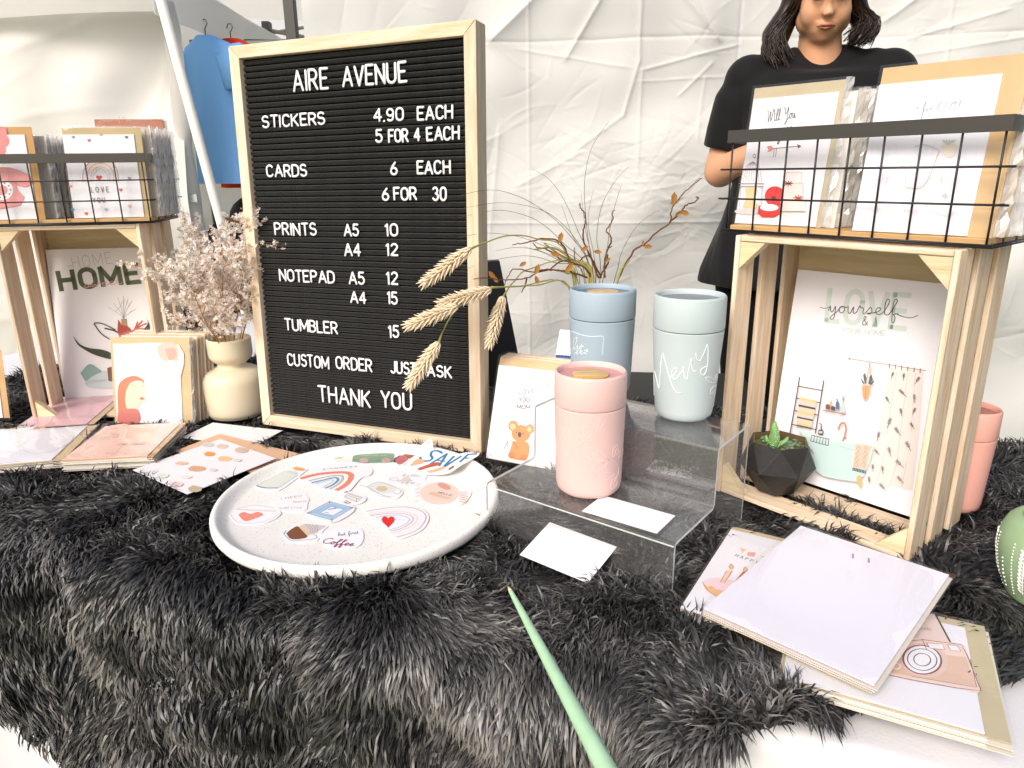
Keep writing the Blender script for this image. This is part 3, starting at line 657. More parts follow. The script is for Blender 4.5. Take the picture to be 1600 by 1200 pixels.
for (txt, a0, a1, zb, h) in LET:
    wl = .0017 if h < .028 else .00205
    letters, W_ = block(txt, .20); sx = (a1-a0-2*wl)/W_
    for let in letters:
        mb = MB(); dx = random.uniform(-.0004, .0004); dz = random.uniform(-.0005, .0005); rt = random.uniform(-.025, .025)
        cx = sum(p[0] for s_ in let for p in s_)/sum(len(s_) for s_ in let)
        for st in [r_ for s_ in let for r_ in runs(s_)]:
            pts = []
            for p in st:
                X = (p[0]-cx)*sx; Zz = p[1]*(h-2*wl)
                pts.append((a0+wl+cx*sx+X*math.cos(rt)-Zz*math.sin(rt)+dx, .0066, zb+wl+X*math.sin(rt)+Zz*math.cos(rt)+dz))
            pp = [Vector(p) for p in pts]
            # flat lozenge-section bar with rounded ends
            t0 = (pp[1]-pp[0]).normalized(); t1 = (pp[-1]-pp[-2]).normalized()
            pp = [pp[0]-t0*wl*.7]+pp+[pp[-1]+t1*wl*.7]
            rr = [wl*.55]+[wl]*(len(pp)-2)+[wl*.55]
            mb.tube(pp, rr, 6, flat=.75, axis=(0, 1, 0))
        mb.build('letter', wpl, bd, True, 60)
FOOT.append(('box', (-.4618, 1.2255, R(-22.3), 0, 0, BW, BD), .757))

# ================================================================== CRATES
def crate(label, x, y, rz, W, D, H, nz=3):
    t = thing('wooden_crate', label, 'crate', (x, y, .757), (0, 0, rz)); th = .0065
    g_ = .021; sw = (D-2*g_)/3
    for sx in (0, 1):
        for k in range(3):                              # upright slats of both sides
            y0 = k*(sw+g_); mb = MB(); xx = 0 if sx == 0 else W-th
            mb.box(xx, y0, 0.0, xx+th, y0+sw, H, .0012); mb.build('slat', wood('z'), t)
    for zt in (0, 1):
        z0 = .001 if zt == 0 else H-th-.001
        for k in range(3):
            y0 = k*(sw+g_)+.0015; mb = MB(); mb.box(th+.0005, y0, z0, W-th-.0005, y0+sw-.001, z0+th, .0012); mb.build('slat', wood('x'), t)
    mb = MB(); mb.box(th+.0005, D-.006, th+.002, W-th-.0005, D-.001, H-th-.002); mb.build('back_panel', wood('x', 'ece0c4', 'e0cea4', 'plywood'), t)
    c = .034                                            # triangular corner blocks
    for (cx, cz, sx, sz) in ((th+.0006, th+.0016, 1, 1), (W-th-.0006, th+.0016, -1, 1), (th+.0006, H-th-.0016, 1, -1), (W-th-.0006, H-th-.0016, -1, -1)):
        mb = MB(); v = [(cx, .003, cz), (cx+sx*c, .003, cz), (cx, .003, cz+sz*c)]; v += [(p[0], .017, p[2]) for p in v]
        mb.add(v, [(0, 1, 2), (5, 4, 3), (0, 3, 4, 1), (1, 4, 5, 2), (2, 5, 3, 0)]); mb.build('corner_block', wood('x', 'ecd9b4', 'dcc49a', 'block'), t)
    # bare edge strips of the opening
    FOOT.append(('box', (x, y, rz, 0, 0, W, th*1.2+.004), .757)); 
    FOOT.append(('box', (x, y, rz, 0, 0, th+.004, D), .757)); FOOT.append(('box', (x, y, rz, W-th-.004, 0, W, D), .757))
    for k in range(3): FOOT.append(('box', (x, y, rz, 0, k*(sw+g_)-.001, W, k*(sw+g_)+sw+.001), .757))
    return t
rc = crate('tall pine crate on the right holding the bathroom print', .2905, .9235, R(-50.2), .262, .160, .361)
lc = crate('tall pine crate on the left holding the green HOME print', -.9009, 1.2509, R(9.26), .241, .185, .361)
def basket(label, loc, rz, W, D, H, nx, ny, over=.004):
    t = thing('wire_basket', label, 'basket', loc, (0, 0, rz)); bm = mat('black_wire', '1c1a1c', .4, .5); rim_m = mat('rim_steel', '4b4844', .42, .5, metal=.3)
    o_ = over; rh = .0155
    for (a, b, c_, d) in ((-o_, -o_, W+o_, -o_+.0022), (-o_, D+o_-.0022, W+o_, D+o_), (-o_, -o_+.0023, -o_+.0022, D+o_-.0023), (W+o_-.0022, -o_+.0023, W+o_, D+o_-.0023)):
        mb = MB(); mb.box(a, b, H-rh, c_, d, H, .0004); mb.build('rim', rim_m, t)
    wr = .00125
    def wire(p): mb = MB(); mb.tube(p, wr, 6); mb.build('wire', bm, t, True)
    for i in range(nx+1):
        x = .002+(W-.004)*i/nx
        for y in (0, D): wire([(x, y, 0), (x, y, H-.004)])
    for i in range(1, ny):
        y = D*i/ny
        for x in (0, W): wire([(x, y, 0), (x, y, H-.004)])
    for z in (.002, H*.33, H*.62):
        e = .012 if z > .01 else .004
        for y in (-.0022, D+.0022): wire([(-e, y, z), (W+e, y, z)])
        for x in (-.0022, W+.0022): wire([(x, -e*.6, z), (x, D+e*.6, z)])
    wire([(-.004, -.003, .0), (W+.004, -.003, 0), (W+.004, D+.003, 0), (-.004, D+.003, 0), (-.004, -.003, 0)])
    mb = MB(); mb.box(.004, .004, .0012, W-.004, D-.004, .008, .001); mb.build('base_board', wood('x', 'd0ac7a', 'c09a68', 'mdf'), t)
    return t
RBL = (.288, .961, 1.1205); RBR = R(-50.84)
rb = basket('black wire basket of big cards on top of the right crate', RBL, RBR, .31, .165, .1266, 8, 4)
LBL = (-.955, 1.236, 1.1202); LBR = R(9)
lb = basket('black wire basket of cards on top of the left crate', (-.9009-.06, 1.2509-.012, 1.1202), R(9.26), .325, .165, .118, 7, 4, .006)
def inframe(loc, rz, q, lean=0, tw_=0):
    """pose for a card standing in a frame (crate or basket)"""
    c, s = math.cos(rz), math.sin(rz)
    return (loc[0]+q[0]*c-q[1]*s, loc[1]+q[0]*s+q[1]*c, loc[2]+q[2]), (R(90-lean), 0, rz+R(tw_))

# ================================================================== CARDS AND PRINTS
sleeve_m = clear('cellophane', .985, 1.36, .02, .04, .10, 14)
kraft, tan, white = 'c49a63', 'cbb68f', 'e6e4ea'
def card(name, label, cat, loc, rot, w_, h_, env=None, envc=tan, paper=white, sleeve=.004, art=None, group=None, th=.0016, curl=0.0, flap=0):
    t = thing(name, label, cat, loc, rot, group)
    def sheet(x0, y0, x1, y1, z0, z1, nm, m):
        if curl == 0:
            mb = MB(); mb.box(x0, y0, z0, x1, y1, z1); return mb.build(nm, m, t)
        mb = MB(); n = 14; vs = []
        for z in (z1, z0):
            for i in range(n):
                for j in range(2): q = i/(n-1); vs.append((x0+(x1-x0)*j, y0+(y1-y0)*q, z+curl*math.sin(q*math.pi)))
        f = [(2*i, 2*i+1, 2*i+3, 2*i+2) for i in range(n-1)]; f += [tuple(2*n+k for k in q[::-1]) for q in f]
        f += [(2*i+2*n, 2*i, 2*i+2, 2*i+2+2*n) for i in range(n-1)]+[(2*i+1, 2*i+1+2*n, 2*i+3+2*n, 2*i+3) for i in range(n-1)]
        mb.add(vs, f); return mb.build(nm, m, t)
    sheet(0, 0, w_, h_, -th, 0, 'card_paper', mat('paper_'+paper, paper, .55, .3))
    if env:
        l, b, r, tp = env; mb = MB(); mb.box(-l, -b, -th-.0009, w_+r, h_+tp, -th-.0002); mb.build('envelope', mat('env_'+envc, envc, .75, .2, var=.08, vscale=30), t)
    if sleeve:
        e = env or (0, 0, 0, 0); l, b, r, tp = [max(v, 0)+sleeve for v in e]
        n, m = 12, 12; mb = MB(); rr = random.Random(len(label)*7+int(w_*1000))
        ph = rr.uniform(0, 6)
        for j in range(m):
            for i in range(n):
                x = -l+(w_+l+r)*i/(n-1); y = -b+(h_+b+tp)*j/(m-1); ed = min(i, n-1-i, j, m-1-j)
                z = .0016+(.0009*math.sin(i*.9+ph)+.0008*math.sin(j*1.1+ph*2+i*.3)) if ed > 0 else -.0006
                mb.v.append((x, y, z))
        for j in range(m-1):
            for i in range(n-1): mb.f.append((j*n+i, j*n+i+1, (j+1)*n+i+1, (j+1)*n+i)); mb.m.append(0)
        mb.build('plastic_sleeve', sleeve_m, t, True)
    if flap:                                            # crinkled side fold of the sleeve, its white glints mixed into the colour
        rr = random.Random(int(loc[0]*9999)+int(loc[1]*777)); mb = MB(); n = 22; x0 = w_+((env or (0, 0, 0, 0))[2])+.001; y1 = h_+((env or (0, 0, 0, 0))[3])+.002
        for i in range(n):
            y = y1*i/(n-1); mb.v += [(x0, y, .0005+rr.uniform(-.0008, .0008)), (x0+flap*rr.uniform(.35, .6), y, .002+rr.uniform(-.0015, .0018)), (x0+flap*rr.uniform(.75, 1.15), y, -.001+rr.uniform(-.002, .001))]
        for i in range(n-1):
            for j in (0, 1): mb.f.append((i*3+j, i*3+j+1, i*3+j+4, i*3+j+3)); mb.m.append(0)
        mb.build('sleeve_fold', clear('cellophane_fold', .95, 1.8, .38, .12), t)
    if art:
        A = Art(t); art(A); A.done()
    return t
def foot_card(t, w_, h_, zmax):
    FOOT.append(('box', (t.location.x, t.location.y, t.rotation_euler.z, 0, 0, w_, h_), zmax))

# ---- the A4 print in the right crate
def art_love(A):
    A.t = (1100, 360, 1/3.2); g1, dk = 'c9d8d4', '5a5a5e'
    # LOVE with a yourself lettered over it
    A.text('LOVE', (612, 450), (1005, 492), .042, .0066, 'cfdcd8', gap=.22)
    A.text('YOUR HOME', (690, 512), (905, 528), .0066, .0011, 'c2cfcc', gap=.2)
    A.line([(582, 385), (605, 390), (625, 384)], .0008, dk)
    A.text('yourself', (622, 408), (970, 425), .020, .0011, dk, True); A.line([(955, 415), (1000, 432), (1040, 436), (1070, 424)], .0009, dk)
    A.text('&', (790, 472), (818, 474), .0115, .0009, dk)
    A.t = (1190, 540, 1/4.615); bl, br = '4a4450', 'b9a29c'
    A.line([(630, 93), (900, 135), (1185, 180)], .0012, br)
    A.ell((634, 93), 6, 9, '8d7d80')
    # curtain
    A.poly([(912, 160), (1170, 178), (1150, 500), (1120, 800), (1090, 1040), (1030, 1035), (960, 1010), (890, 1030), (830, 1000), (765, 985), (800, 800), (850, 560)], 'e0d6d2')
    for (a, b) in (((975, 190), (905, 640)), ((1055, 200), (975, 850)), ((900, 740), (835, 985)), ((990, 800), (925, 1010)), ((1050, 830), (1010, 1020)), ((1110, 200), (1080, 620))): A.line([a, b], .0007, 'cbbebb', False)
    for x in (925, 968, 1013, 1057, 1103, 1147): A.line([(x, 130+(x-925)*.16), (x-2, 160+(x-925)*.16)], .0011, '7d7176', False)
    rr = random.Random(4)
    for (x, y) in ((945, 215), (1028, 225), (1125, 250), (1022, 340), (915, 390), (1012, 478), (1105, 470), (925, 555), (990, 615), (1095, 575), (850, 650), (1068, 720), (845, 765), (935, 760), (885, 890), (815, 875), (1008, 845), (790, 965), (1015, 960), (890, 1015), (1118, 375)):
        a = rr.uniform(-.7, .9)+1.57; s_ = rr.uniform(24, 42)
        d = (math.cos(a), -math.sin(a)); A.line([(x-d[0]*s_, y-d[1]*s_), (x+d[0]*s_, y+d[1]*s_)], .0006, '6b6468', False)
        for k in (-.3, .1, .45):
            for sd in (-1, 1):
                e = (math.cos(a+sd*.6), -math.sin(a+sd*.6)); A.line([(x+d[0]*s_*k, y+d[1]*s_*k), (x+d[0]*s_*k+e[0]*s_*.5, y+d[1]*s_*k+e[1]*s_*.5)], .0006, '6b6468', False)
    # ladder with striped towel
    A.line([(292, 225), (255, 450), (216, 665)], .0016, bl, False); A.line([(466, 250), (435, 440), (406, 625)], .0016, bl, False)
    for a, b in (((288, 290), (456, 320)), ((272, 376), (442, 408)), ((258, 465), (428, 497)), ((240, 563), (410, 600)), ((216, 662), (310, 684))): A.line([a, b], .0014, bl, False)
    def quad(y0, y1, c):
        f = lambda y: (292-(y-372)*.13, y); g_ = lambda y: (416-(y-372)*.19, y+24)
        A.poly([f(y0), g_(y0), g_(y1), f(y1)], c)
    for y0, y1, c in ((368, 385, 'd8c08a'), (385, 420, 'c9c4bc'), (420, 434, '4a4a52'), (434, 466, 'e6c3b0'), (466, 482, 'd8c08a'), (482, 505, 'c9c4bc'), (505, 516, '4a4a52'), (516, 548, 'e6c3b0'), (548, 562, 'd8c08a')): quad(y0, y1, c)
    # shelf and bottles
    A.poly([(460, 455), (630, 487), (628, 496), (458, 464)], 'a98a80')
    for (x, y, w_, h_, c) in ((497, 438, 17, 22, '7d5a50'), (535, 448, 15, 18, '5b5058'), (567, 430, 14, 34, '5f7486'), (520, 412, 9, 20, 'd8a890')): A.poly([(x-w_, y-h_*.6), (x-w_*.5, y-h_), (x+w_*.5, y-h_+3), (x+w_, y-h_*.5), (x+w_, y+h_*.6+6), (x-w_, y+h_*.6)], c)
    A.line([(567, 400), (567, 385), (556, 386)], .0014, '3c4a5a', False); A.ell((609, 455), 20, 26, 'b5c8cc'); A.poly([(602, 400), (616, 402), (618, 440), (600, 438)], 'b5c8cc')
    for dx in (-12, -4, 6, 16): A.line([(609, 400), (609+dx, 355)], .0007, '8a8f90', False)
    # hanging plant
    A.line([(801, 118), (778, 240)], .0009, 'c98a62', False); A.line([(801, 118), (808, 240)], .0009, 'c98a62', False)
    for p in ([(765, 270), (752, 210), (766, 190), (776, 230), (774, 270)], [(790, 270), (800, 215), (815, 205), (822, 240), (800, 275)], [(760, 265), (736, 225), (742, 255), (760, 280)], [(800, 272), (834, 236), (826, 262), (806, 282)]): A.poly(p, '5f6a68')
    A.poly([(744, 285), (804, 290), (792, 355), (770, 386), (750, 360)], 'd9a27a', True); A.line([(775, 290), (766, 380)], .0008, 'b87a50')
    # tub
    A.poly([(300, 610), (330, 640), (500, 672), (700, 700), (830, 715), (800, 830), (760, 930), (700, 975), (560, 955), (470, 935), (415, 900), (405, 880), (395, 760), (345, 700)], 'bcd4d4')
    A.poly([(286, 585), (300, 600), (420, 640), (600, 668), (835, 706), (832, 726), (640, 700), (420, 668), (320, 640), (290, 610)], 'c8dcda')
    A.line([(580, 718), (690, 745), (800, 750)], .0006, '9cbaba')
    A.line([(575, 598), (590, 560), (618, 552), (630, 590), (622, 640), (608, 680)], .0026, 'b98872'); A.ell((622, 662), 12, 7, '9a8a80')
    A.poly([(432, 600), (462, 598), (470, 615), (462, 640), (428, 634)], '4b4a55'); A.line([(452, 600), (452, 560), (440, 556)], .0016, '4b4a55', False); A.poly([(436, 608), (462, 610), (460, 628), (434, 626)], 'c9b8a8')
    A.line([(385, 640), (510, 668)], .001, '6a6468', False); A.line([(376, 680), (502, 714)], .001, '6a6468', False)
    for k in range(7): A.line([(385+k*20.5, 640+k*4.6), (376+k*21, 680+k*5.6)], .0009, '6a6468', False)
    A.poly([(700, 698), (822, 716), (800, 760), (775, 885), (680, 865)], 'e9bfae')
    for k in range(4):
        for c0 in (712, 765): 
            x, y = c0-k*6+10, 735+k*38; A.line([(x, y-19), (x+14, y), (x, y+19), (x-14, y), (x, y-19)], .0008, 'd8917e', False)
    for k in range(9): A.line([(684+k*11, 872+k*2.6), (681+k*11, 890+k*2.6)], .0012, '3c3c44', False)
    A.poly([(712, 932), (735, 925), (746, 955), (752, 1000), (738, 1016), (722, 990), (708, 960)], 'c4b07a', True)
L, Rr = inframe(rc.location, R(-50.2), (.021, .100, .0115), 5.5, 0)
love = card('art_print', 'A4 print with pale LOVE lettering above a bathtub drawing in the right crate', 'art print', L, Rr, .207, .297, art=None, sleeve=0, curl=0, paper='ecebf2')
A = Art(love); art_love(A); A.done()

# ---- HOME print in the left crate
def art_home(A):
    A.t = (0, 300, .25)
    A.text('HOME', (462, 478), (705, 444), .022, .0009, 'b9b4b0', gap=.3); A.line([(418, 464), (452, 460)], .0009, 'b9b4b0', False); A.line([(720, 432), (762, 428)], .0009, 'b9b4b0', False)
    A.text('HOME', (385, 612), (875, 560), .035, .0088, '566041', gap=.25)
    A.text('sweet', (525, 600), (765, 572), .016, .0011, 'e0a898', True)
    for dx, dy in ((-95, -70), (-60, -95), (-35, -130), (0, -140), (30, -125), (55, -110), (80, -60)): A.line([(772, 790), (772+dx*.4, 790+dy*.5), (772+dx, 790+dy)], .0006, '9a9690'); A.line([(772+dx*.5, 790+dy*.6), (772+dx*.5+12, 790+dy*.85)], .0005, '9a9690')
    A.poly([(758, 792), (792, 792), (796, 850), (764, 850)], 'a98a70')
    gr = '3f4638'
    A.poly([(458, 898), (500, 950), (560, 975), (640, 985), (700, 1010), (700, 1045), (600, 1020), (530, 985), (485, 950)], gr, True)
    A.line([(705, 930), (640, 890), (600, 840), (592, 820), (640, 822), (720, 860)], .0022, gr); A.line([(658, 852), (720, 868), (770, 900)], .0030, gr)
    A.poly([(740, 795), (760, 830), (800, 840), (830, 870), (800, 930), (750, 930), (735, 860)], 'a84a3c'); 
    for e in ((860, 812), (890, 805), (915, 820), (930, 850)): A.line([(800, 900), (840, 860), e], .0022, 'c4523c')
    A.poly([(908, 765), (935, 830), (930, 880), (880, 880), (915, 840), (925, 810)], '3c4038', True)
    A.t = (0, 500, .25)
    A.poly([(505, 330), (560, 275), (610, 300), (640, 330), (600, 370), (545, 390)], '8aaba4', True); A.poly([(530, 390), (600, 340), (690, 320), (710, 420), (560, 420)], 'c9d4d8', True)
    A.poly([(672, 300), (700, 290), (705, 385), (680, 380)], '7a5648')
    for k in range(7): A.line([(540+k*18, 400-k*3), (560+k*18, 372)], .0007, '6a8a8c')
L, Rr = inframe(lc.location, R(9.26), (.009, .118, .0115), 8, 0)
hp = card('art_print', 'A4 print with bold green HOME lettering in the left crate', 'art print', L, Rr, .207, .297, sleeve=0, curl=0, paper='eeecee')
A = Art(hp); art_home(A); A.done()
# ---- curled leaf-tip prints behind: nothing visible

# ---- cards in the right basket
def art_marry(A):
    A.t = (1120, 80, .3); dk = '3c3a3e'
    A.text('Will You', (260, 370), (412, 345), .0145, .0008, dk, True)
    A.text('Marry Me!'.replace('!', ''), (222, 462), (410, 448), .014, .0012, dk, True); A.line([(420, 430), (418, 448)], .0011, dk, False)
    A.line([(270, 510), (430, 494)], .0007, '6a5a58', False); A.poly([(420, 484), (441, 494), (424, 508)], '6a5a58'); A.poly([(260, 497), (285, 492), (297, 508), (285, 520), (262, 525), (272, 511)], 'd98a84')
    for x in (300, 312): A.line([(x, 508), (x-2, 530), (x-6, 552)], .0006, '6a5a58')
    # bird cage
    A.ell((197, 546), 8, 12, '8a7a78'); A.ell((197, 546), 5, 8, white)
    for k in range(-4, 5): A.line([(190, 575), (186+k*9, 605), (180+k*14, 680)], .0004, '8a7a78')
    A.line([(120, 690), (245, 690)], .0008, '8a7a78', False); A.line([(118, 705), (245, 705)], .0008, '8a7a78', False); A.line([(128, 705), (120, 810)], .0005, '8a7a78'); A.line([(240, 705), (232, 810)], .0005, '8a7a78')
    A.poly([(150, 712), (205, 712), (208, 735), (200, 770), (212, 815), (140, 815), (152, 770)], 'ecc496', True); A.ell((165, 835), 70, 16, 'd8d0d0')
    # red ring box
    A.ell((306, 756), 54, 52, 'd2302c'); A.ell((298, 768), 12, 14, '7a2420'); A.poly([(220, 805), (332, 800), (330, 850), (300, 866), (240, 866), (216, 845)], 'd2302c'); A.ell((276, 815), 48, 18, 'f2ecec')
    # cake
    for (x0, y0, x1, y1) in ((365, 632, 445, 690), (350, 690, 452, 780), (335, 780, 465, 835)): A.poly([(x0, y0), (x1, y0), (x1, y1), (x0, y1)], 'ecd6d2'); A.line([(x0, y0), (x1, y0), (x1, y1), (x0, y1), (x0, y0)], .0005, 'b07a74', False)
    for c0 in ((375, 690), (428, 765)):
        for k in range(8): A.line([c0, (c0[0]+24*math.cos(k*.8), c0[1]+14*math.sin(k*.8))], .0011, '7a3a30' if c0[1] < 700 else 'b5523c', False)
def bcard(q, w_, h_, *a, lean=8, tw_=0, base=None, frame=(RBL, RBR), **k):
    L, Rr = inframe(frame[0], frame[1], (q[0], q[1], .0095), lean, tw_); return card(*a[:3], L, Rr, w_, h_, **k)
bcard((.001, .020), .112, .158, 'greeting_card', 'white marriage card with red ring box at the front left of the right basket', 'greeting card', env=(.002, .001, .005, .014), envc='bdb093', art=art_marry, sleeve=.003, tw_=2, flap=.010)
for k in range(13):
    c_ = ('e8e4e0', 'c9b896', 'b9a98a', 'd6d0c8', '8a5a48', 'cfc4b0')[k % 6]
    bcard((.006+.0022*k, .033+.0085*k), .114, .156+random.uniform(-.006, .004)-.001*k, 'greeting_card', ORD[k]+' sleeved card behind the marriage card in the right basket', 'greeting card', paper='d9d4cc', env=(.003, .001, .010, .006), envc=c_, sleeve=.004, lean=8+random.uniform(-1.5, 1.5), tw_=1, flap=.008 if k < 7 else .003, group='sleeved cards standing behind the marriage card')
def art_special(A):
    A.t = (1120, 80, .3); g_ = 'cfcfd6'
    A.text('Special', (1000, 318), (1280, 310), .024, .0013, 'c9c9d0', True)
    A.line([(870, 740), (900, 640), (975, 600), (985, 700), (1010, 780)], .0008, g_); A.line([(950, 575), (1015, 575)], .0032, 'dad6d8')
    for c0 in ((910, 800), (1190, 770)):
        A.ell(c0, 78, 90, 'e6e4ea'); A.ell(c0, 72, 84, 'f0eff4')
    A.line([(985, 710), (1080, 700), (1160, 520)], .0013, 'd9b8a8'); A.line([(1165, 640), (1190, 755)], .0011, g_); A.line([(1035, 495), (1090, 488), (1165, 520)], .0014, 'd6d2d4')
    A.poly([(1170, 490), (1250, 485), (1235, 545), (1190, 550)], 'e8dcd0', True)
    for k in range(5): A.line([(1205, 490), (1180+k*16, 462)], .0012, 'c9cfc4')
    A.ell((1190, 755), 16, 15, 'b9b9c4')
bcard((.168, .004), .118, .160, 'greeting_card', 'large glossy white card with faint Special lettering at the front right of the right basket', 'greeting card', env=(.000, .001, .022, .018), envc='cfae80', art=art_special, sleeve=.003, flap=.010, lean=9, tw_=3, paper='e9e8f2')
for k in range(7):
    c_ = ('cfae80', 'e2ddd6', 'bfa67c', 'dcd6d0')[k % 4]
    bcard((.174, .024+.014*k), .128, .168-.002*k, 'greeting_card', ORD[k]+' large sleeved card behind the faint white Special card', 'greeting card', paper='dcd8d8', env=(.002, .001, .012, .006), envc=c_, sleeve=.005, lean=8+random.uniform(-2, 2), tw_=2, flap=.009, group='large cards standing behind the Special card')

# ---- cards in the left basket
LF = (tuple(lb.location), R(9.26))
def art_rainbow(A):
    A.t = (0, 180, 1/5.455)
    for r_, c in ((150, 'a86a58'), (132, 'ecc9b4'), (112, 'd9a68c'), (96, 'f0d8c8'), (80, 'e0b8a0')):
        A.line([(857-r_, 568)]+[(857+r_*math.cos(R(a)), 520-r_*math.sin(R(a))) for a in range(180, -1, -20)]+[(857+r_, 568)], .0011 if r_ == 150 else .0014, c)
    A.line([(795, 560), (800, 505), (857, 455), (914, 505), (920, 560)], .0012, 'b9c0cc')
    A.heart((845, 532), 26, 'd2382e')
    for (x, y, c) in ((625, 187, '7d8ea4'), (760, 215, 'b84a5c'), (862, 166, 'c9786c'), (1078, 187, '4f6f94'), (1035, 378, 'd0a88a'), (628, 338, '4f86b0'), (603, 605, 'd98a90'), (1028, 635, 'd24a4c'), (1104, 537, '7d8ea4'), (617, 803, '4a86b4'), (905, 803, 'a4b4c4'), (1105, 772, 'e0b4a4'), (735, 838, 'd8584c')): A.heart((x, y), 15, c)
    A.text('LOVE', (782, 658), (930, 655), .009, .0009, '4a4448', gap=.6); A.text('YOU', (797, 745), (897, 742), .008, .0009, '4a4448', gap=.5)
bcard((.193, .014), .116, .141, 'greeting_card', 'white rainbow card with small hearts reading LOVE YOU in the left basket', 'greeting card', env=(.0, .001, .012, .011), envc='bda87c', art=art_rainbow, sleeve=.003, lean=5, frame=LF)
for k in range(9):
    bcard((.206+.0010*k, .028+.012*k), .118, .150-.002*(k % 3), 'greeting_card', ORD[k]+' sleeved card behind the rainbow card in the left basket', 'greeting card', paper='cfc6ba', env=(.001, .001, .006, .004), envc=('cbb9a8', 'b9a890', 'd6c9c0')[k % 3], sleeve=.003, lean=5+random.uniform(-1, 1), frame=LF, flap=.006, group='sleeved cards standing behind the rainbow card')
def art_sister(A):
    A.t = (0, 180, 1/5.455); A.text('Sister of Mine', (880, 54), (1125, 50), .008, .0006, 'd9a88c', True)
bcard((.205, .140), .122, .174, 'greeting_card', 'terracotta coloured card rising above the rainbow card at the back of the left basket', 'greeting card', paper='b0745a', env=(.000, .001, .006, -.002), envc='c9b8a4', art=art_sister, sleeve=.003, lean=3, frame=LF)
def art_phone(A):
    A.t = (0, 180, 1/5.455); p1, p2 = 'dc8f90', 'c4686c'
    for c0 in ((10, 150), (30, 220), (0, 300), (-40, 180)): A.ell(c0, 50, 55, 'e07f80')
    A.poly([(-60, 470), (0, 445), (90, 450), (170, 475), (260, 520), (268, 580), (230, 612), (150, 600), (135, 560), (60, 560), (-40, 570)], p1, True)
    A.poly([(-40, 560), (130, 560), (150, 640), (210, 700), (175, 770), (0, 800), (-60, 800)], p1); A.line([(135, 560), (150, 640), (210, 700), (175, 770), (0, 800)], .0007, p2, False)
    A.line([(0, 448), (90, 450), (170, 475), (255, 520), (268, 580), (230, 612), (150, 600)], .0007, p2)
    A.ell((22, 640), 94, 82, 'f0e8ee'); A.ell((20, 640), 48, 44, 'dc8f90')
    for k in range(9): a = -1.3+k*.62; A.ell((22+70*math.cos(a), 640+62*math.sin(a)), 8, 7, '8a8088')
bcard((.030, .010), .105, .141, 'greeting_card', 'white card with a pink telephone at the left end of the left basket', 'greeting card', env=(.0, .001, .012, .013), envc='c4965a', art=art_phone, sleeve=.003, lean=5, frame=LF)
for k in range(8):
    bcard((.040+.0030*k, .026+.012*k), .108, .138-.001*k, 'greeting_card', ORD[k]+' sleeved card behind the pink telephone card', 'greeting card', paper='dcd6d0', env=(.001, .001, .010, .002), envc=('b5aaa0', '9a8f84', 'c9bdb4')[k % 3], sleeve=.003, lean=5, frame=LF, flap=.007, group='sleeved cards standing behind the telephone card')

# ---- standing cards on the rug
def art_girl(A):
    A.t = (0, 500, .25)
    A.poly([(705, 155), (840, 150), (860, 200), (960, 260), (1010, 330), (1110, 400), (1120, 160)], 'f2e6e0', True)
    A.poly([(980, 170), (1030, 140), (1100, 150), (1118, 200), (1110, 250), (1070, 270), (1000, 235)], 'e6b8ac', True); A.poly([(1030, 180), (1090, 175), (1105, 225), (1060, 250)], 'd9a090', True)
    A.poly([(1000, 265), (1105, 260), (1112, 400), (1060, 380), (1010, 320)], 'f0dcd2', True)
    A.poly([(735, 470), (745, 400), (790, 360), (850, 350), (900, 380), (880, 420), (800, 440), (790, 500), (800, 560), (780, 630), (745, 620)], 'd67a5c', True)
    A.poly([(790, 440), (820, 390), (880, 380), (910, 420), (912, 500), (880, 520), (860, 560), (800, 560), (782, 500)], 'f0cdb8', True)
    A.line([(828, 410), (856, 412)], .0007, '8a5a48', False); A.line([(886, 413), (904, 412)], .0007, '8a5a48', False); A.poly([(868, 490), (888, 482), (906, 488), (890, 500)], 'c4685c')
    A.poly([(740, 570), (800, 555), (865, 562), (870, 640), (745, 645)], 'c4726a', True)
    A.text('you got this', (925, 385), (1020, 375), .006, .0005, 'd9cfd4', True)
gl = card('greeting_card', 'standing card with a red haired woman in front of the HOME print', 'greeting card', (-.735, 1.236, .762), (R(79.7), 0, R(-5.86)), .128, .146, env=(.006, .002, .018, .012), envc='cdb288', art=art_girl, sleeve=.003, flap=.006)
for k in range(6):
    card('greeting_card', ORD[k]+' sleeved card standing behind the red haired woman card', 'greeting card', (-.729+.004*k, 1.247+.007*k, .762), (R(80), 0, R(-5.86)), .130, .146+.001*k, env=(.004, .001, .014, .010), envc=('c4a274', 'dcd0c0')[k % 2], paper='d9d0c6', sleeve=.004, group='cards standing behind the red haired woman card')
FOOT.append(('box', (-.74, 1.236, R(-5.86), 0, -.002, .16, .055), .762))
def art_blank(A): pass
p = tb(-95, 655, .762)
card('greeting_card', 'standing blank white card in a kraft edge at the far left of the table', 'greeting card', (p.x, p.y, .762), (R(82), 0, R(2)), .118, .118, env=(.003, .001, .012, .012), envc='cfa878', sleeve=.005, paper='e9eaf0')
FOOT.append(('box', (p.x, p.y, R(2), 0, -.002, .14, .03), .762))
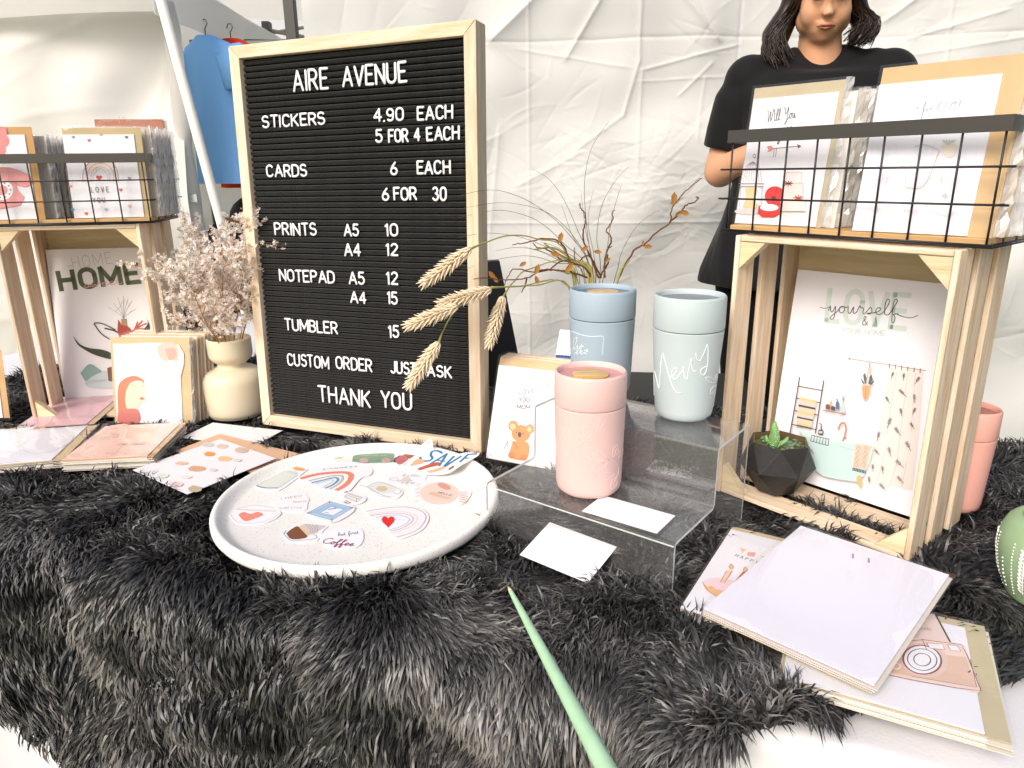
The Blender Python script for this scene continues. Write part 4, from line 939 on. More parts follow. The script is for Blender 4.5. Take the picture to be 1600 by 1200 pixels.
def art_koala(A):
    A.t = (740, 420, 1/3.157); o_, d_ = 'd98a50', 'b0643a'
    A.text('LOVE', (225, 618), (300, 612), .0066, .0010, '5a5458', gap=.3); A.text('YOU', (225, 655), (275, 655), .0062, .0011, '4a4448', gap=.25); A.text('MOM', (215, 690), (278, 692), .0062, .0011, '4a4448', gap=.2)
    A.ell((196, 775), 25, 27, o_); A.ell((278, 790), 20, 24, o_); A.ell((234, 812), 47, 42, o_); A.poly([(195, 850), (265, 855), (275, 900), (262, 940), (240, 946), (190, 935), (178, 905)], o_, True)
    A.ell((194, 778), 14, 16, 'e8b48a'); A.ell((276, 792), 11, 14, 'e8b48a'); A.ell((228, 818), 9, 14, '4a3a38'); A.ell((212, 806), 3, 4, '2a2020'); A.ell((246, 812), 3, 4, '2a2020')
    A.ell((188, 918), 17, 18, 'c97a44'); A.ell((248, 930), 17, 14, 'c97a44'); A.line([(188, 850), (215, 875), (205, 890)], .0012, d_)
    A.line([(150, 890), (170, 850), (168, 880)], .0008, '5a5a58'); A.ell((365, 562), 38, 60, 'e6e0dc'); A.ell((365, 562), 34, 55, 'ecebf0'); A.line([(368, 540), (372, 580)], .0012, 'a07a70', False)
card('greeting_card', 'standing card with an orange koala between letter board and pink tumbler', 'greeting card', (-.043, 1.045, .762), (R(70.3), 0, R(-26)), .134, .150, env=(.000, .001, .004, .012), envc='cdb288', art=art_koala, sleeve=.004)
for k in range(5): card('greeting_card', ORD[k]+' sleeved card leaning behind the koala card', 'greeting card', (-.040+.003*k, 1.052+.006*k, .762), (R(71), 0, R(-26)), .134, .152, env=(.001, .001, .003, .010), envc=('cdb288', 'dccfc0')[k % 2], paper='d9d0c6', sleeve=.003, group='cards leaning behind the koala card')
FOOT.append(('box', (-.043, 1.045, R(-26), 0, -.004, .14, .05), .762))

# ---- flat piles
def pile(n, name, label, under, cat, x, y, z, rz, w_, h_, group, jit=.002, dz=.0029, **k):
    z0 = z
    for i in range(n):
        card(name, under.replace('card in', ORD[n-1-i]+' card down in', 1), cat, (x+random.uniform(-jit, jit), y+random.uniform(-jit, jit), z), (0, 0, rz+random.uniform(-.012, .012)), w_, h_, env=k.get('env'), envc=k.get('uenvc', 'e0d8ca'), sleeve=0, paper='ddd8d2', group=group); z += dz
    t = card(name, label, cat, (x, y, z), (0, 0, rz), w_, h_, **k); FOOT.append(('box', (x, y, rz, 0, 0, w_, h_), z0-.003)); return t
def art_peach(A):
    A.t = (0, 500, .25); A.poly([(690, 660), (800, 655), (790, 740), (750, 800), (700, 850), (640, 850), (700, 770)], 'ecc0b0', True); A.text('With Thanks', (720, 785), (900, 780), .011, .0008, 'd98f88', True)
pile(6, 'greeting_card', 'peach coloured card on top of the flat pile in front of the girl card', 'card in the flat pile under the peach coloured card', 'greeting card', -.6973, 1.0118, .764, R(6), .126, .150, 'cards in the pile under the peach card', env=(.002, .002, .009, .002), envc='cda878', paper='edc8b8', art=art_peach, sleeve=.003)
def art_wreath(A):
    A.t = (0, 500, .25); A.line([(120, 790), (190, 740), (300, 715)], .0012, 'd4d0c8'); A.line([(130, 800), (180, 830), (280, 830), (380, 800), (440, 760), (460, 730)], .0016, 'c9ccd0'); A.ell((125, 800), 22, 18, 'dcdfe8')
pile(4, 'greeting_card', 'white card with a faint pale wreath lying left of the peach card', 'card in the flat pile under the pale wreath card', 'greeting card', -.8300, 1.0040, .764, R(12), .108, .160, 'cards in the pile under the wreath card', env=(.002, .002, .016, .002), envc='cfb890', art=art_wreath, sleeve=.003)
p = tb(-110, 728, .768)
pile(3, 'greeting_card', 'plain white card lying at the left end of the row of flat cards', 'card in the flat pile under the plain white card at far left', 'greeting card', p.x+.01, p.y-.005, .764, R(14), .092, .150, 'cards in the far left pile', env=(.002, .002, .016, .004), envc='cfae80', sleeve=.003)
def art_pink(A):
    A.t = (0, 500, .25); A.poly([(545, 465), (705, 465), (690, 490), (620, 515), (560, 490)], 'cf9aa4', True); A.text('Little Joy', (335, 605), (560, 605), .010, .0011, 'f0dce0', True)
t = card('greeting_card', 'dusty pink card lying in front of the HOME print', 'greeting card', (-.895, 1.1948, .768), (0, 0, R(10)), .118, .185, env=(.0, .0, .012, .002), envc='cdb090', paper='e0b4bb', art=art_pink, sleeve=.003)
FOOT.append(('box', (-.895, 1.1948, R(10), 0, 0, .13, .185), .765))
# ---- sticker sheet and kraft sheet beneath
t = card('kraft_sheet', 'tan paper sheet sticking out behind the sticker sheet by the tray', 'paper sheet', (-.560, 1.085, .7640), (0, 0, R(-30)), .20, .09, paper='dcb494', sleeve=0, th=.0006); FOOT.append(('box', (-.560, 1.085, R(-30), 0, 0, .2, .09), .7615))
t = card('white_sheet', 'blank white sheet lying between the vase and the letter board', 'paper sheet', (-.578, 1.150, .7625), (0, 0, R(-18)), .15, .08, paper='e9e8e8', sleeve=0, th=.0006); FOOT.append(('box', (-.578, 1.150, R(-18), 0, 0, .15, .08), .760))
t = card('sticker_sheet', 'white sheet of small orange and brown stickers left of the round tray', 'sticker sheet', (-.586, 1.002, .7668), (R(1), 0, R(-35.8)), .152, .150, paper='e8e4e6', sleeve=0, th=.0006)
A = Art(t); A.t = (200, 660, .25)
rr = random.Random(3)
A.t = (0, 500, .25)
for (x, y, w_, h_, c) in ((1310, 838, 34, 15, 'e59a4c'), (1405, 868, 44, 17, 'edbd90'), (1230, 930, 55, 18, 'cf9e7c'), (1135, 897, 45, 12, 'd9b49a'), (1390, 790, 38, 16, 'd6c4ba'), (1510, 815, 42, 18, 'cdb4a4'), (1300, 780, 36, 14, 'd0cdc8'), (1220, 1058, 46, 22, 'b9a890'), (1105, 1030, 38, 16, 'e6cbc4'), (1015, 975, 38, 16, 'd4dcd4'), (1160, 985, 40, 10, 'e0dcda'), (1330, 940, 26, 10, 'dcd6d4'), (1480, 880, 30, 10, 'e0d8d4')):
    A.poly([(x-w_, y-h_*.2), (x-w_*.3, y-h_), (x+w_, y-h_*.4), (x+w_*.8, y+h_*.6), (x+w_*.1, y+h_), (x-w_*.8, y+h_*.7)], c, rr.random() < .6); A.line([(x-w_*.6, y+2), (x+w_*.5, y-3)], .0005, '8a7468', False)
A.done(); FOOT.append(('box', (-.586, 1.002, R(-35.8), 0, 0, .152, .150), .762))

# ================================================================== TRAY AND STICKERS
TC = Vector((-.212, .884)); TR = .1915; TZ = .7665
terr = mat('terrazzo', 'f0ede7', .45, .4)
def terrazzo(m):
    n = m.node_tree; L = n.links; b = n.nodes['Principled BSDF']; tc = n.nodes.new('ShaderNodeTexCoord'); prev = None
    for (sc, thr, c) in ((420, .10, 'c9bfb2'), (620, .08, 'aaa49c'), (300, .05, 'd6c8b4')):
        v = n.nodes.new('ShaderNodeTexVoronoi'); v.inputs['Scale'].default_value = sc; v.inputs['Randomness'].default_value = 1; L.new(tc.outputs['Object'], v.inputs['Vector'])
        sp = n.nodes.new('ShaderNodeSeparateColor'); L.new(v.outputs['Color'], sp.inputs[0])
        a_ = n.nodes.new('ShaderNodeMath'); a_.operation = 'LESS_THAN'; a_.inputs[1].default_value = thr; L.new(sp.outputs[0], a_.inputs[0])
        d_ = n.nodes.new('ShaderNodeMath'); d_.operation = 'LESS_THAN'; d_.inputs[1].default_value = .30; L.new(v.outputs['Distance'], d_.inputs[0])
        mu = n.nodes.new('ShaderNodeMath'); mu.operation = 'MULTIPLY'; L.new(a_.outputs[0], mu.inputs[0]); L.new(d_.outputs[0], mu.inputs[1])
        mx = n.nodes.new('ShaderNodeMixRGB'); L.new(mu.outputs[0], mx.inputs[0]); mx.inputs[2].default_value = (*lin(c), 1)
        if prev: L.new(prev, mx.inputs[1])
        else: mx.inputs[1].default_value = (*lin('f2efe9'), 1)
        prev = mx.outputs[0]
    L.new(prev, b.inputs['Base Color'])
terrazzo(terr)
t = thing('round_tray', 'large round cream speckled tray that holds the loose stickers', 'tray', (TC.x, TC.y, .7585))
prof = [(0, 0), (TR-.010, 0), (TR-.003, .004), (TR, .009), (TR, .0165), (TR-.0018, .0198), (TR-.005, .0210), (TR-.0085, .0198), (TR-.012, .0155), (TR-.018, .0098), (TR-.024, .0082), (0, .0078)]
mb = MB(); mb.lathe([(max(r, 1e-4), z) for r, z in prof], 96); mb.build('tray_body', terr, t, True, 50)
FOOT.append(('disc', (TC.x, TC.y, TR-.002), .757))
SZ = [0]
def sticker(label, base, draw, T, tilt=(0, 0), lift=0):
    z = .7668+lift+.0004*(SZ[0] % 3); SZ[0] += 1
    c = tb(T[0]+sum(p[0] for p in base)/len(base)*T[2], T[1]+sum(p[1] for p in base)/len(base)*T[2], z)
    t = thing('sticker', label, 'sticker', (c.x, c.y, z), (R(tilt[0]), R(tilt[1]), 0), 'loose stickers on the round tray')
    A = Art(t, z=.00075, t=T); q = smooth_path([A.P(p) for p in base]+[A.P(base[0])], 4)[:-1]
    a = sum(q[i].x*q[(i+1) % len(q)].y-q[(i+1) % len(q)].x*q[i].y for i in range(len(q)))
    if a < 0: q = q[::-1]
    mb = MB(); mb.prism([(p.x, p.y) for p in q], 0, .0007); mb.build('sticker_base', mat('sticker_vinyl', 'eeedf0', .35, .4), t)
    draw(A); A.done(); return t
T1 = (320, 670, .2875); T2 = (330, 670, 1/6); T3 = (540, 670, 1/6)
def s_bus(A):
    A.poly([(800, 180), (806, 150), (838, 140), (840, 122), (1034, 122), (1026, 184), (870, 190)], '7d9a7c'); A.poly([(695, 165), (722, 122), (840, 120), (838, 140), (806, 150), (800, 184), (720, 180)], 'e8e6e0'); A.poly([(712, 140), (742, 136), (762, 150), (740, 168), (700, 165)], 'c9c49c')
    for x0, x1 in ((765, 822), (832, 900), (912, 938), (946, 968), (976, 1000)): A.poly([(x0, 136), (x0+8, 119), (x1+3, 119), (x1, 136)], 'eeeeea'); A.line([(x0, 136), (x0+8, 119), (x1+3, 119), (x1, 136), (x0, 136)], .0005, '5c7a5c', False)
    for x in (866, 985): A.ell((x, 176), 25, 13, 'b4b0c0'); A.ell((x, 176), 15, 9, 'd99a78')
    A.text('PEACE LOVE BUS', (850, 152), (985, 150), .004, .0004, 'e0e6dc')
sticker('green and white camper bus sticker at the back of the tray', [(672, 170), (705, 128), (780, 112), (1040, 114), (1036, 186), (880, 196), (730, 188)], s_bus, T1)
def s_jar(A):
    A.poly([(430, 532), (690, 402), (812, 440), (630, 560), (500, 556)], 'dcded6'); A.poly([(690, 402), (740, 392), (812, 408), (808, 440), (770, 432)], 'cfd4cc'); A.line([(690, 402), (430, 532)], .0005, '5a5a58', False); A.line([(812, 440), (630, 560)], .0005, '5a5a58', False)
    A.line([(425, 538), (500, 558), (625, 560)], .0022, '6a6664'); A.poly([(762, 372), (800, 360), (850, 372), (885, 386), (845, 398), (785, 390)], 'e0a05c', True)
sticker('glass jar sticker with orange cork at the left of the tray', [(405, 545), (690, 385), (760, 350), (895, 378), (880, 405), (640, 582), (500, 574)], s_jar, T2)
def s_rain(A):
    A.line([(850, 468), (1000, 430), (1200, 412), (1300, 425), (1310, 470), (1260, 530), (1185, 575)], .0085, 'e58a6c'); A.line([(925, 492), (1050, 462), (1180, 442), (1235, 462), (1200, 520), (1120, 568)], .0030, '3c4a44'); A.line([(925, 494), (1050, 464), (1180, 444), (1235, 463), (1200, 521), (1120, 569)], .0016, 'e6dcc0'); A.line([(950, 510), (1060, 484), (1160, 462), (1190, 485), (1140, 530), (1075, 560)], .0042, '6f9ab4'); A.line([(985, 520), (1060, 500), (1130, 482), (1140, 498), (1050, 552)], .0020, 'b4cdd6')
    A.text('KINDNESS', (1050, 390), (1365, 362), .004, .0006, '4a5a7c', gap=.5)
    for k in range(9): A.ell((900+k*48, 445-k*4 if k < 7 else 425+(k-6)*22), 4, 3, 'a0503c')
sticker('coral and blue rainbow sticker lettered KINDNESS near the tray centre', [(812, 458), (1000, 372), (1120, 350), (1380, 338), (1500, 370), (1500, 430), (1400, 470), (1290, 590), (1180, 600), (1050, 572), (900, 505)], s_rain, T2)
def s_meow(A): A.text('I NEED', (655, 668), (850, 640), .0055, .0006, 'b0605a', gap=.3); A.text('RIGHT', (770, 698), (892, 690), .0042, .0006, 'c98078', gap=.2); A.text('MEOW', (640, 758), (850, 752), .0055, .0005, '9aa4a4', gap=.2)
sticker('small lettering sticker reading I NEED RIGHT MEOW at the left of the tray', [(545, 700), (640, 640), (705, 612), (865, 608), (915, 662), (905, 700), (870, 775), (635, 772), (600, 730)], s_meow, T2)
def s_heartcup(A):
    A.line([(240, 762), (420, 770), (606, 776)], .0018, 'd9b090', False); A.poly([(255, 812), (300, 785), (370, 802), (440, 784), (487, 812), (400, 850), (315, 870)], 'e88a78', True)
    A.line([(250, 755), (400, 722), (590, 745)], .0006, '8a8488'); A.line([(180, 810), (250, 880), (420, 888), (560, 850), (640, 800)], .0006, 'c9a4a0')
    for k in range(7): A.ell((290+k*26, 815+(k % 2)*16), 5, 4, 'f0c0b0')
sticker('teacup sticker with a coral heart at the left rim of the tray', [(165, 812), (235, 755), (390, 708), (600, 735), (655, 800), (560, 868), (420, 900), (250, 890)], s_heartcup, T2)
def s_blue(A):
    A.poly([(902, 795), (1110, 688), (1330, 745), (1132, 862)], 'b4cade'); A.poly([(935, 790), (1112, 705), (1290, 748), (1125, 838)], '9fbcd6'); A.poly([(1030, 792), (1128, 738), (1235, 762), (1142, 815)], 'eceaf2')
    for a, b in (((902, 797), (1132, 862)), ((1330, 745), (1132, 862)), ((1110, 680), (1112, 706)), ((1132, 840), (1132, 880)), ((902, 795), (1110, 688)), ((1110, 688), (1330, 745)), ((890, 800), (940, 790)), ((1345, 742), (1290, 750))): A.line([a, b], .0006, '34465c', False)
    A.text('LOVE', (1100, 768), (1175, 755), .003, .0006, '3c4658', gap=.2); A.line([(1068, 790), (1105, 797)], .0009, '3c4658', False)
sticker('square pale blue picture frame sticker in the middle of the tray', [(880, 797), (1108, 672), (1355, 742), (1132, 885)], s_blue, T2)
def s_choc(A):
    A.poly([(705, 985), (760, 940), (822, 922), (905, 1010), (835, 1038), (745, 1036)], '7d5038', True); A.poly([(820, 924), (850, 905), (930, 990), (905, 1012)], 'dcc0a0'); A.poly([(850, 905), (900, 896), (960, 905), (1075, 915), (1030, 950), (960, 990), (925, 992)], 'cfc4c0', True)
    for k in range(4): A.line([(880+k*36, 900), (930+k*22, 945), (925+k*22, 985)], .0006, '9a8c88')
    A.line([(680, 990), (745, 1050), (830, 1052), (960, 1040), (990, 1015), (960, 995)], .0007, '7a8094'); A.line([(680, 990), (705, 960)], .0007, '3c3c44', False)
sticker('hot chocolate mug sticker with whipped cream near the front of the tray', [(660, 988), (705, 945), (830, 900), (900, 885), (1090, 908), (1050, 960), (1005, 1040), (960, 1062), (745, 1064)], s_choc, T2)
def s_coffee(A): A.text('but first', (1190, 1010), (1385, 985), .009, .0007, '7a5a6c', True); A.text('Coffee', (1035, 1075), (1330, 1105), .013, .0017, '9a4a68', True)
sticker('sticker lettered but first Coffee at the front of the tray', [(1010, 1010), (1080, 965), (1250, 925), (1400, 950), (1430, 1010), (1400, 1090), (1300, 1125), (1110, 1120)], s_coffee, T2)
def s_box(A):
    A.poly([(-10, 640), (20, 600), (165, 650), (120, 692), (100, 690), (0, 665)], 'e4e0da')
    for p in ([(-10, 640), (20, 600), (165, 650), (105, 692), (-10, 640)], [(20, 612), (150, 655)], [(10, 625), (135, 668)], [(105, 655), (100, 690)]): A.line(p, .0006, '6a6460', False)
    A.line([(0, 680), (50, 700)], .0012, '3a3434', False)
sticker('small sketched open book sticker between blue frame and KINDNESS rainbow', [(-30, 640), (15, 588), (190, 645), (150, 700), (60, 712), (-20, 690)], s_box, T3)
def s_fist(A):
    A.poly([(455, 290), (555, 245), (590, 285), (505, 340)], 'c4686a', True); A.poly([(548, 245), (575, 210), (610, 198), (645, 210), (648, 250), (610, 280), (580, 278)], '9a5840', True); A.line([(575, 232), (640, 225)], .0006, '5c2c20'); A.line([(580, 250), (642, 246)], .0006, '5c2c20')
sticker('raised brown fist sticker with a pink sleeve behind the SAVE sticker', [(435, 292), (545, 232), (570, 198), (615, 185), (662, 205), (660, 258), (600, 300), (510, 355)], s_fist, T3)
def s_save(A):
    A.line([(655, 200), (700, 178), (745, 165), (792, 122)], .0020, 'a8c0dc')
    bl = '3c78a4'
    A.line([(905, 232), (870, 212), (815, 215), (800, 250), (815, 280), (780, 305), (715, 300), (700, 270)], .0042, bl); A.line([(800, 330), (950, 240)], .0042, bl, False); A.line([(950, 240), (880, 350)], .0042, bl, False); A.line([(860, 300), (930, 310)], .0028, bl, False)
    A.line([(1015, 265), (905, 375)], .0042, bl, False); A.line([(905, 375), (1080, 265)], .0042, bl, False); A.line([(1225, 240), (1150, 245), (1075, 315)], .0042, bl, False); A.line([(1110, 282), (1150, 280)], .0028, bl, False)
    A.poly([(600, 360), (640, 310), (690, 285), (740, 305), (720, 330), (650, 345)], 'e0a888', True); A.poly([(670, 380), (760, 345), (860, 318), (885, 330), (860, 350), (760, 375), (700, 395)], 'b8604a', True)
    A.poly([(755, 405), (850, 380), (920, 355), (925, 380), (860, 405), (790, 418)], 'e6b090', True); A.poly([(960, 385), (1010, 350), (1022, 362), (975, 392)], '9a4c3c')
sticker('blue SAVE lettering sticker held up by many hands at the back right of the tray', [(650, 215), (700, 165), (780, 100), (812, 115), (830, 190), (900, 192), (1010, 245), (1120, 225), (1245, 232), (1230, 262), (1090, 340), (960, 420), (780, 432), (660, 400), (590, 375), (600, 340), (690, 270)], s_save, T3, (9, -9), .0115)
def s_hello(A):
    A.ell((880, 610), 185, 105, 'ecd2c4'); A.ell((925, 543), 66, 27, 'd9a090', .35); A.text('HELLO', (862, 605), (982, 635), .0048, .0008, '5a4444', gap=.3)
    for k in range(5):
        x, y = 1100+k*1, 600+k*22
        A.line([(x, y+10), (x-30, y-2)], .0016, 'd9a48c'); A.line([(x, y+10), (x+38, y-4)], .0016, 'd9a48c'); A.line([(700-k*6, 520+k*38), (655-k*2, 540+k*36)], .0022, 'ecd2c8')
    A.poly([(770, 620), (830, 600), (930, 640), (990, 655), (930, 662), (840, 640)], 'e0bda8', True)
sticker('round peach sticker lettered HELLO at the right of the tray', [(640, 600), (650, 520), (750, 490), (900, 495), (1050, 560), (1170, 585), (1165, 640), (1090, 715), (900, 728), (720, 700)], s_hello, T3)
def s_hc(A): A.text('hello', (530, 450), (700, 452), .008, .0008, 'b0aca8', True); A.text('Coffee', (400, 480), (690, 530), .0095, .0011, 'b4b0ac', True); A.ell((570, 478), 42, 20, 'd6d0c0')
sticker('pale grey lettering sticker reading hello Coffee behind the HELLO sticker', [(385, 470), (430, 425), (560, 385), (745, 415), (760, 460), (700, 540), (600, 548), (420, 510)], s_hc, T3)
def s_tea(A):
    A.poly([(205, 548), (260, 515), (310, 503), (400, 520), (480, 560), (440, 600), (330, 610), (240, 585)], 'dedfda', True); A.ell((340, 566), 55, 24, 'd4bf98'); A.line([(130, 535), (200, 548), (300, 608), (420, 650)], .0010, 'a8a8a2'); A.line([(205, 548), (310, 503), (480, 560), (520, 590), (490, 615), (440, 600)], .0008, 'a0a09c'); A.line([(330, 640), (440, 640)], .0005, 'a0a09c')
sticker('grey teacup and saucer sticker in the middle of the tray', [(115, 530), (200, 535), (300, 492), (420, 505), (530, 575), (525, 625), (460, 665), (330, 645), (200, 580)], s_tea, T3)
def s_rb2(A):
    for (p, w_, c) in (([(200, 778), (400, 745), (560, 738), (690, 765), (755, 830), (700, 930), (600, 985), (480, 1020)], .0016, 'c49aa4'), ([(215, 795), (400, 768), (550, 762), (670, 785), (715, 840), (660, 920), (560, 970), (450, 1000)], .0012, 'e6dcdc'),
                       ([(225, 810), (400, 785), (540, 782), (640, 808), (675, 850), (620, 915), (530, 955), (440, 985)], .0026, 'ecd6d4'), ([(240, 820), (400, 800), (530, 800), (610, 820), (635, 855), (590, 905), (510, 945), (425, 968)], .0014, 'dd9c90'),
                       ([(290, 838), (400, 818), (510, 818), (580, 838), (600, 862), (555, 905), (480, 935), (405, 955)], .0022, 'c4cede')): A.line(p, w_, c)
    A.heart((400, 872), 62, 'e03430')
    for k in range(7): A.ell((340+k*34, 842+abs(k-2)*5), 4, 3, '6a78a4')
sticker('pastel rainbow sticker with a red heart at the right front of the tray', [(180, 772), (400, 728), (570, 720), (710, 748), (782, 830), (730, 940), (610, 1003), (470, 1038), (400, 960), (330, 910), (220, 820)], s_rb2, T3)

# ================================================================== ACRYLIC RISER
acr = clear('clear_acrylic', .985, 1.8, .03, .015, .03, 3); edge = mat('acrylic_edge', 'e9ecec', .15, .6, trans=.4)  # faint white in the acrylic stands in for reflections on the steps
ra = R(-37.8); t = thing('acrylic_riser', 'clear acrylic two step display riser carrying the tumblers', 'display stand', (-.035, .8255, .7575), (0, 0, ra))
RW, th = .260, .0035
prof = [(0, 0), (0, .056), (.0015, .0605), (.006, .062), (.104, .062), (.1055, .064), (.1065, .131), (.108, .1350), (.112, .1365), (.204, .1365), (.2085, .135), (.210, .130), (.210, 0)]
def offs(pf, d):
    out = []
    for i, p in enumerate(pf):
        a = Vector(pf[max(i-1, 0)]); b = Vector(pf[min(i+1, len(pf)-1)]); tt = (b-a).normalized(); out.append((p[0]+tt.y*d, p[1]-tt.x*d))
    return out
inn = offs(prof, th)
mb = MB(); n = len(prof)
for (pf) in (prof, inn):
    mb.v += [(0, y, z) for y, z in pf]+[(RW, y, z) for y, z in pf]
for o_ in (0, 2*n):
    for i in range(n-1): mb.f.append((o_+i, o_+i+1, o_+n+i+1, o_+n+i)); mb.m.append(0)
mb.build('acrylic_sheet', acr, t, True, 35)
for (nm, x) in (('left', 0), ('right', RW)):
    mb = MB(); mb.v = [(x, y, z) for y, z in prof]+[(x, y, z) for y, z in inn]; mb.f = [(i, i+1, n+i+1, n+i) for i in range(n-1)]; mb.m = [0]*(n-1); mb.build('cut_edge', edge, t)
    for y0, z in ((0, .0),): pass
mb = MB(); mb.box(0.0005, -.0002, .0570, RW-.0005, .0012, .0583); mb.build('bend_line', edge, t)
def rl(x, y, z=0): c, s = math.cos(ra), math.sin(ra); return Vector((-.035+x*c-y*s, .8255+x*s+y*c, z))
for (y, ) in ((0,), (.21,)): FOOT.append(('box', (-.035, .8255, ra, 0, y-.001, RW, y+.004), .757))
# business cards
p = rl(.142, .004)
c1 = card('business_card', 'blank white business card on the lower step of the riser', 'business card', (p.x, p.y, .8200+.0008), (0, 0, ra+R(2)), .094, .050, paper='f0eef0', sleeve=0, th=.0005)
p = tb(1050, 733, .766)
card('business_card', 'white business card seen through the riser lying under its upper step', 'business card', (p.x-.04, p.y-.0, .7655), (0, 0, ra+R(8)), .07, .045, paper='cfccc8', sleeve=0, th=.0005)
q = [tb(812, 868, .766), tb(914, 913, .764), tb(940, 857, .790), tb(835, 815, .790)]
ux = (q[1]-q[0]); uy = ((q[3]-q[0])+(q[2]-q[1]))/2; ux.z = 0
rz = math.atan2(ux.y, ux.x)
def art_biz(A): A.t = (740, 700, .25); A.text('MERRIN LOVAGE', (455, 572), (655, 640), .0028, .0003, 'c4c0c4', gap=.35); A.line([(545, 610), (530, 665)], .0003, 'c4c0c4', False)
bc = card('business_card', 'white business card leaning on the black fur in front of the riser', 'business card', (q[0].x, q[0].y, .767), (R(17), 0, rz), .096, .062, paper='f1eff2', sleeve=0, th=.0005)
A = Art(bc); art_biz(A); A.done(); FOOT.append(('box', (q[0].x, q[0].y, rz, 0.0, .006, .096, .056), .764))

# ================================================================== TUMBLERS
def tumbler(label, x, y, z, r, rb_, H, c, cl, inset=None, rz=0, letc='eceef0', strokes=None, dark=None):
    t = thing('tumbler', label, 'tumbler', (x, y, z), (0, 0, rz)); zg = H*.735
    m = mat('silicone_'+c, c, .5, .35, bump=.05, bscale=800)
    prof = [(.0001, 0), (rb_-.012, 0), (rb_-.006, .0015), (rb_-.0015, .006), (rb_, .013)]
    prof += [(rb_+(r-rb_)*k/8, .013+(zg-.0012-.013)*k/8) for k in range(1, 9)]+[(r-.0012, zg-.0002)]
    mb = MB(); mb.lathe(prof, 72); mb.build('cup_body', m, t, True, 40)
    mb = MB(); mb.lathe([(r-.0013, zg-.0003), (r-.0013, zg+.0016)], 72); mb.build('seam', mat('seam_'+(dark or c), dark or c, .6), t, True)
    rl_ = r+.0004
    mb = MB(); mb.lathe([(r-.0013, zg+.0010), (rl_-.0003, zg+.0012), (rl_, zg+.002), (rl_, H-.003), (rl_-.0008, H-.0012), (rl_-.0022, H), (rl_-.0034, H-.0008), (rl_-.0042, H-.003), (rl_-.0046, H-.0065)], 72); mb.build('lid', m, t, True, 40)
    mb = MB(); mb.lathe([(rl_-.0046, H-.0065), (rl_-.010, H-.0065), (.0001, H-.0063)], 64); mb.build('lid_disc', mat('lid_'+cl, cl, .35, .5), t, True, 40)
    if inset:
        mb = MB(); mb.lathe([(.0220, H-.0063), (.0220, H-.0046), (.0212, H-.0042), (.0001, H-.0042)], 48); mb.build('lid_inset', mat('inset_'+inset, inset, .25, .5, col2='b98f50', vscale=14, stretch=(1, 9, 1)), t, True, 40)
    if strokes:
        mb = MB(); M_ = t
        for (T, pts, wd) in strokes:
            q = []
            for p in smooth_path(pts, 5):
                d = ray(T[0]+p.x*T[2], T[1]+p.y*T[2]); o_ = Vector((CP.x-x, CP.y-y, 0)); a = d.x**2+d.y**2
                rr = r
                for _ in range(4):
                    b = 2*(o_.x*d.x+o_.y*d.y); c_ = o_.x**2+o_.y**2-rr*rr; D = b*b-4*a*c_
                    if D < 0: k = -b/(2*a)
                    else: k = (-b-math.sqrt(D))/(2*a)
                    zz = CAMZ+d.z*k-z; rr = rb_+(r-rb_)*max(0, min(1, (zz-.013)/(zg-.013)))
                h = Vector((o_.x+d.x*k, o_.y+d.y*k)); h = h.normalized()*(rr+.0001); q.append((h.x, h.y, zz))
            if len(q) > 1: mb.tube(q, wd/2, 5)
        o = mb.build('lettering', mat('vinyl_'+letc, letc, .4), t, True)
        o.rotation_euler.z = -rz
    return t
TM = (850, 420, .2)
leafy = lambda c, s_, a0: [[(c[0], c[1]), (c[0]+s_*math.cos(a0-.35)*.6, c[1]+s_*math.sin(a0-.35)*.6), (c[0]+s_*math.cos(a0), c[1]+s_*math.sin(a0)), (c[0]+s_*math.cos(a0+.35)*.6, c[1]+s_*math.sin(a0+.35)*.6), (c[0], c[1])], [(c[0], c[1]), (c[0]+s_*math.cos(a0)*.75, c[1]+s_*math.sin(a0)*.75)]]
merry = [[(856, 990), (850, 900), (862, 800), (880, 860), (900, 935), (905, 850), (915, 720), (928, 662), (945, 720), (975, 830), (1005, 920), (1035, 965), (1082, 968)],
         [(985, 850), (1010, 835), (1035, 800), (1030, 775), (1005, 790), (998, 830), (1015, 862), (1040, 855), (1068, 815), (1085, 790), (1092, 760), (1090, 800), (1100, 850), (1120, 858), (1128, 800), (1140, 745), (1148, 705), (1152, 760), (1170, 800), (1190, 795)],
         [(1150, 700), (1158, 735)], [(1185, 655), (1192, 700), (1215, 720), (1240, 680), (1265, 620), (1275, 590), (1282, 640), (1278, 740), (1262, 810), (1240, 832), (1222, 810), (1235, 780), (1270, 760)]]
ms = [(TM, p, .0012) for p in merry]+[(TM, p, .0007) for a in (((1350, 885), 95, 3.5), ((1358, 890), 70, 4.6), ((1352, 905), 90, 2.2), ((1355, 960), 60, 1.9)) for p in leafy(*a)]+[(TM, [(1362, 850), (1352, 900), (1350, 1010), (1348, 1080)], .0007)]
tumbler('pale grey blue tumbler lettered Merry on the upper step of the riser', .2218, .864, .8942, .0438, .0368, .1585, 'b9c6c8', '70767a', None, strokes=ms, dark='6f7d82')
TP = (740, 420, .3168)
bel = [[(395, 900), (420, 880), (440, 820), (432, 790), (415, 830), (405, 930), (398, 970)], [(425, 900), (445, 880), (470, 830), (462, 790), (448, 830), (442, 890), (458, 905), (480, 885), (492, 850), (490, 885), (502, 890), (520, 868), (535, 835), (520, 830), (512, 855), (525, 865), (545, 840), (560, 790), (548, 770), (540, 800), (555, 835), (575, 825), (588, 795), (580, 775), (600, 790), (615, 770), (625, 745), (612, 742), (600, 765), (610, 790), (632, 780), (642, 760)], [(490, 832), (492, 828)],
       [(410, 900), (405, 860), (418, 800), (440, 790)]]
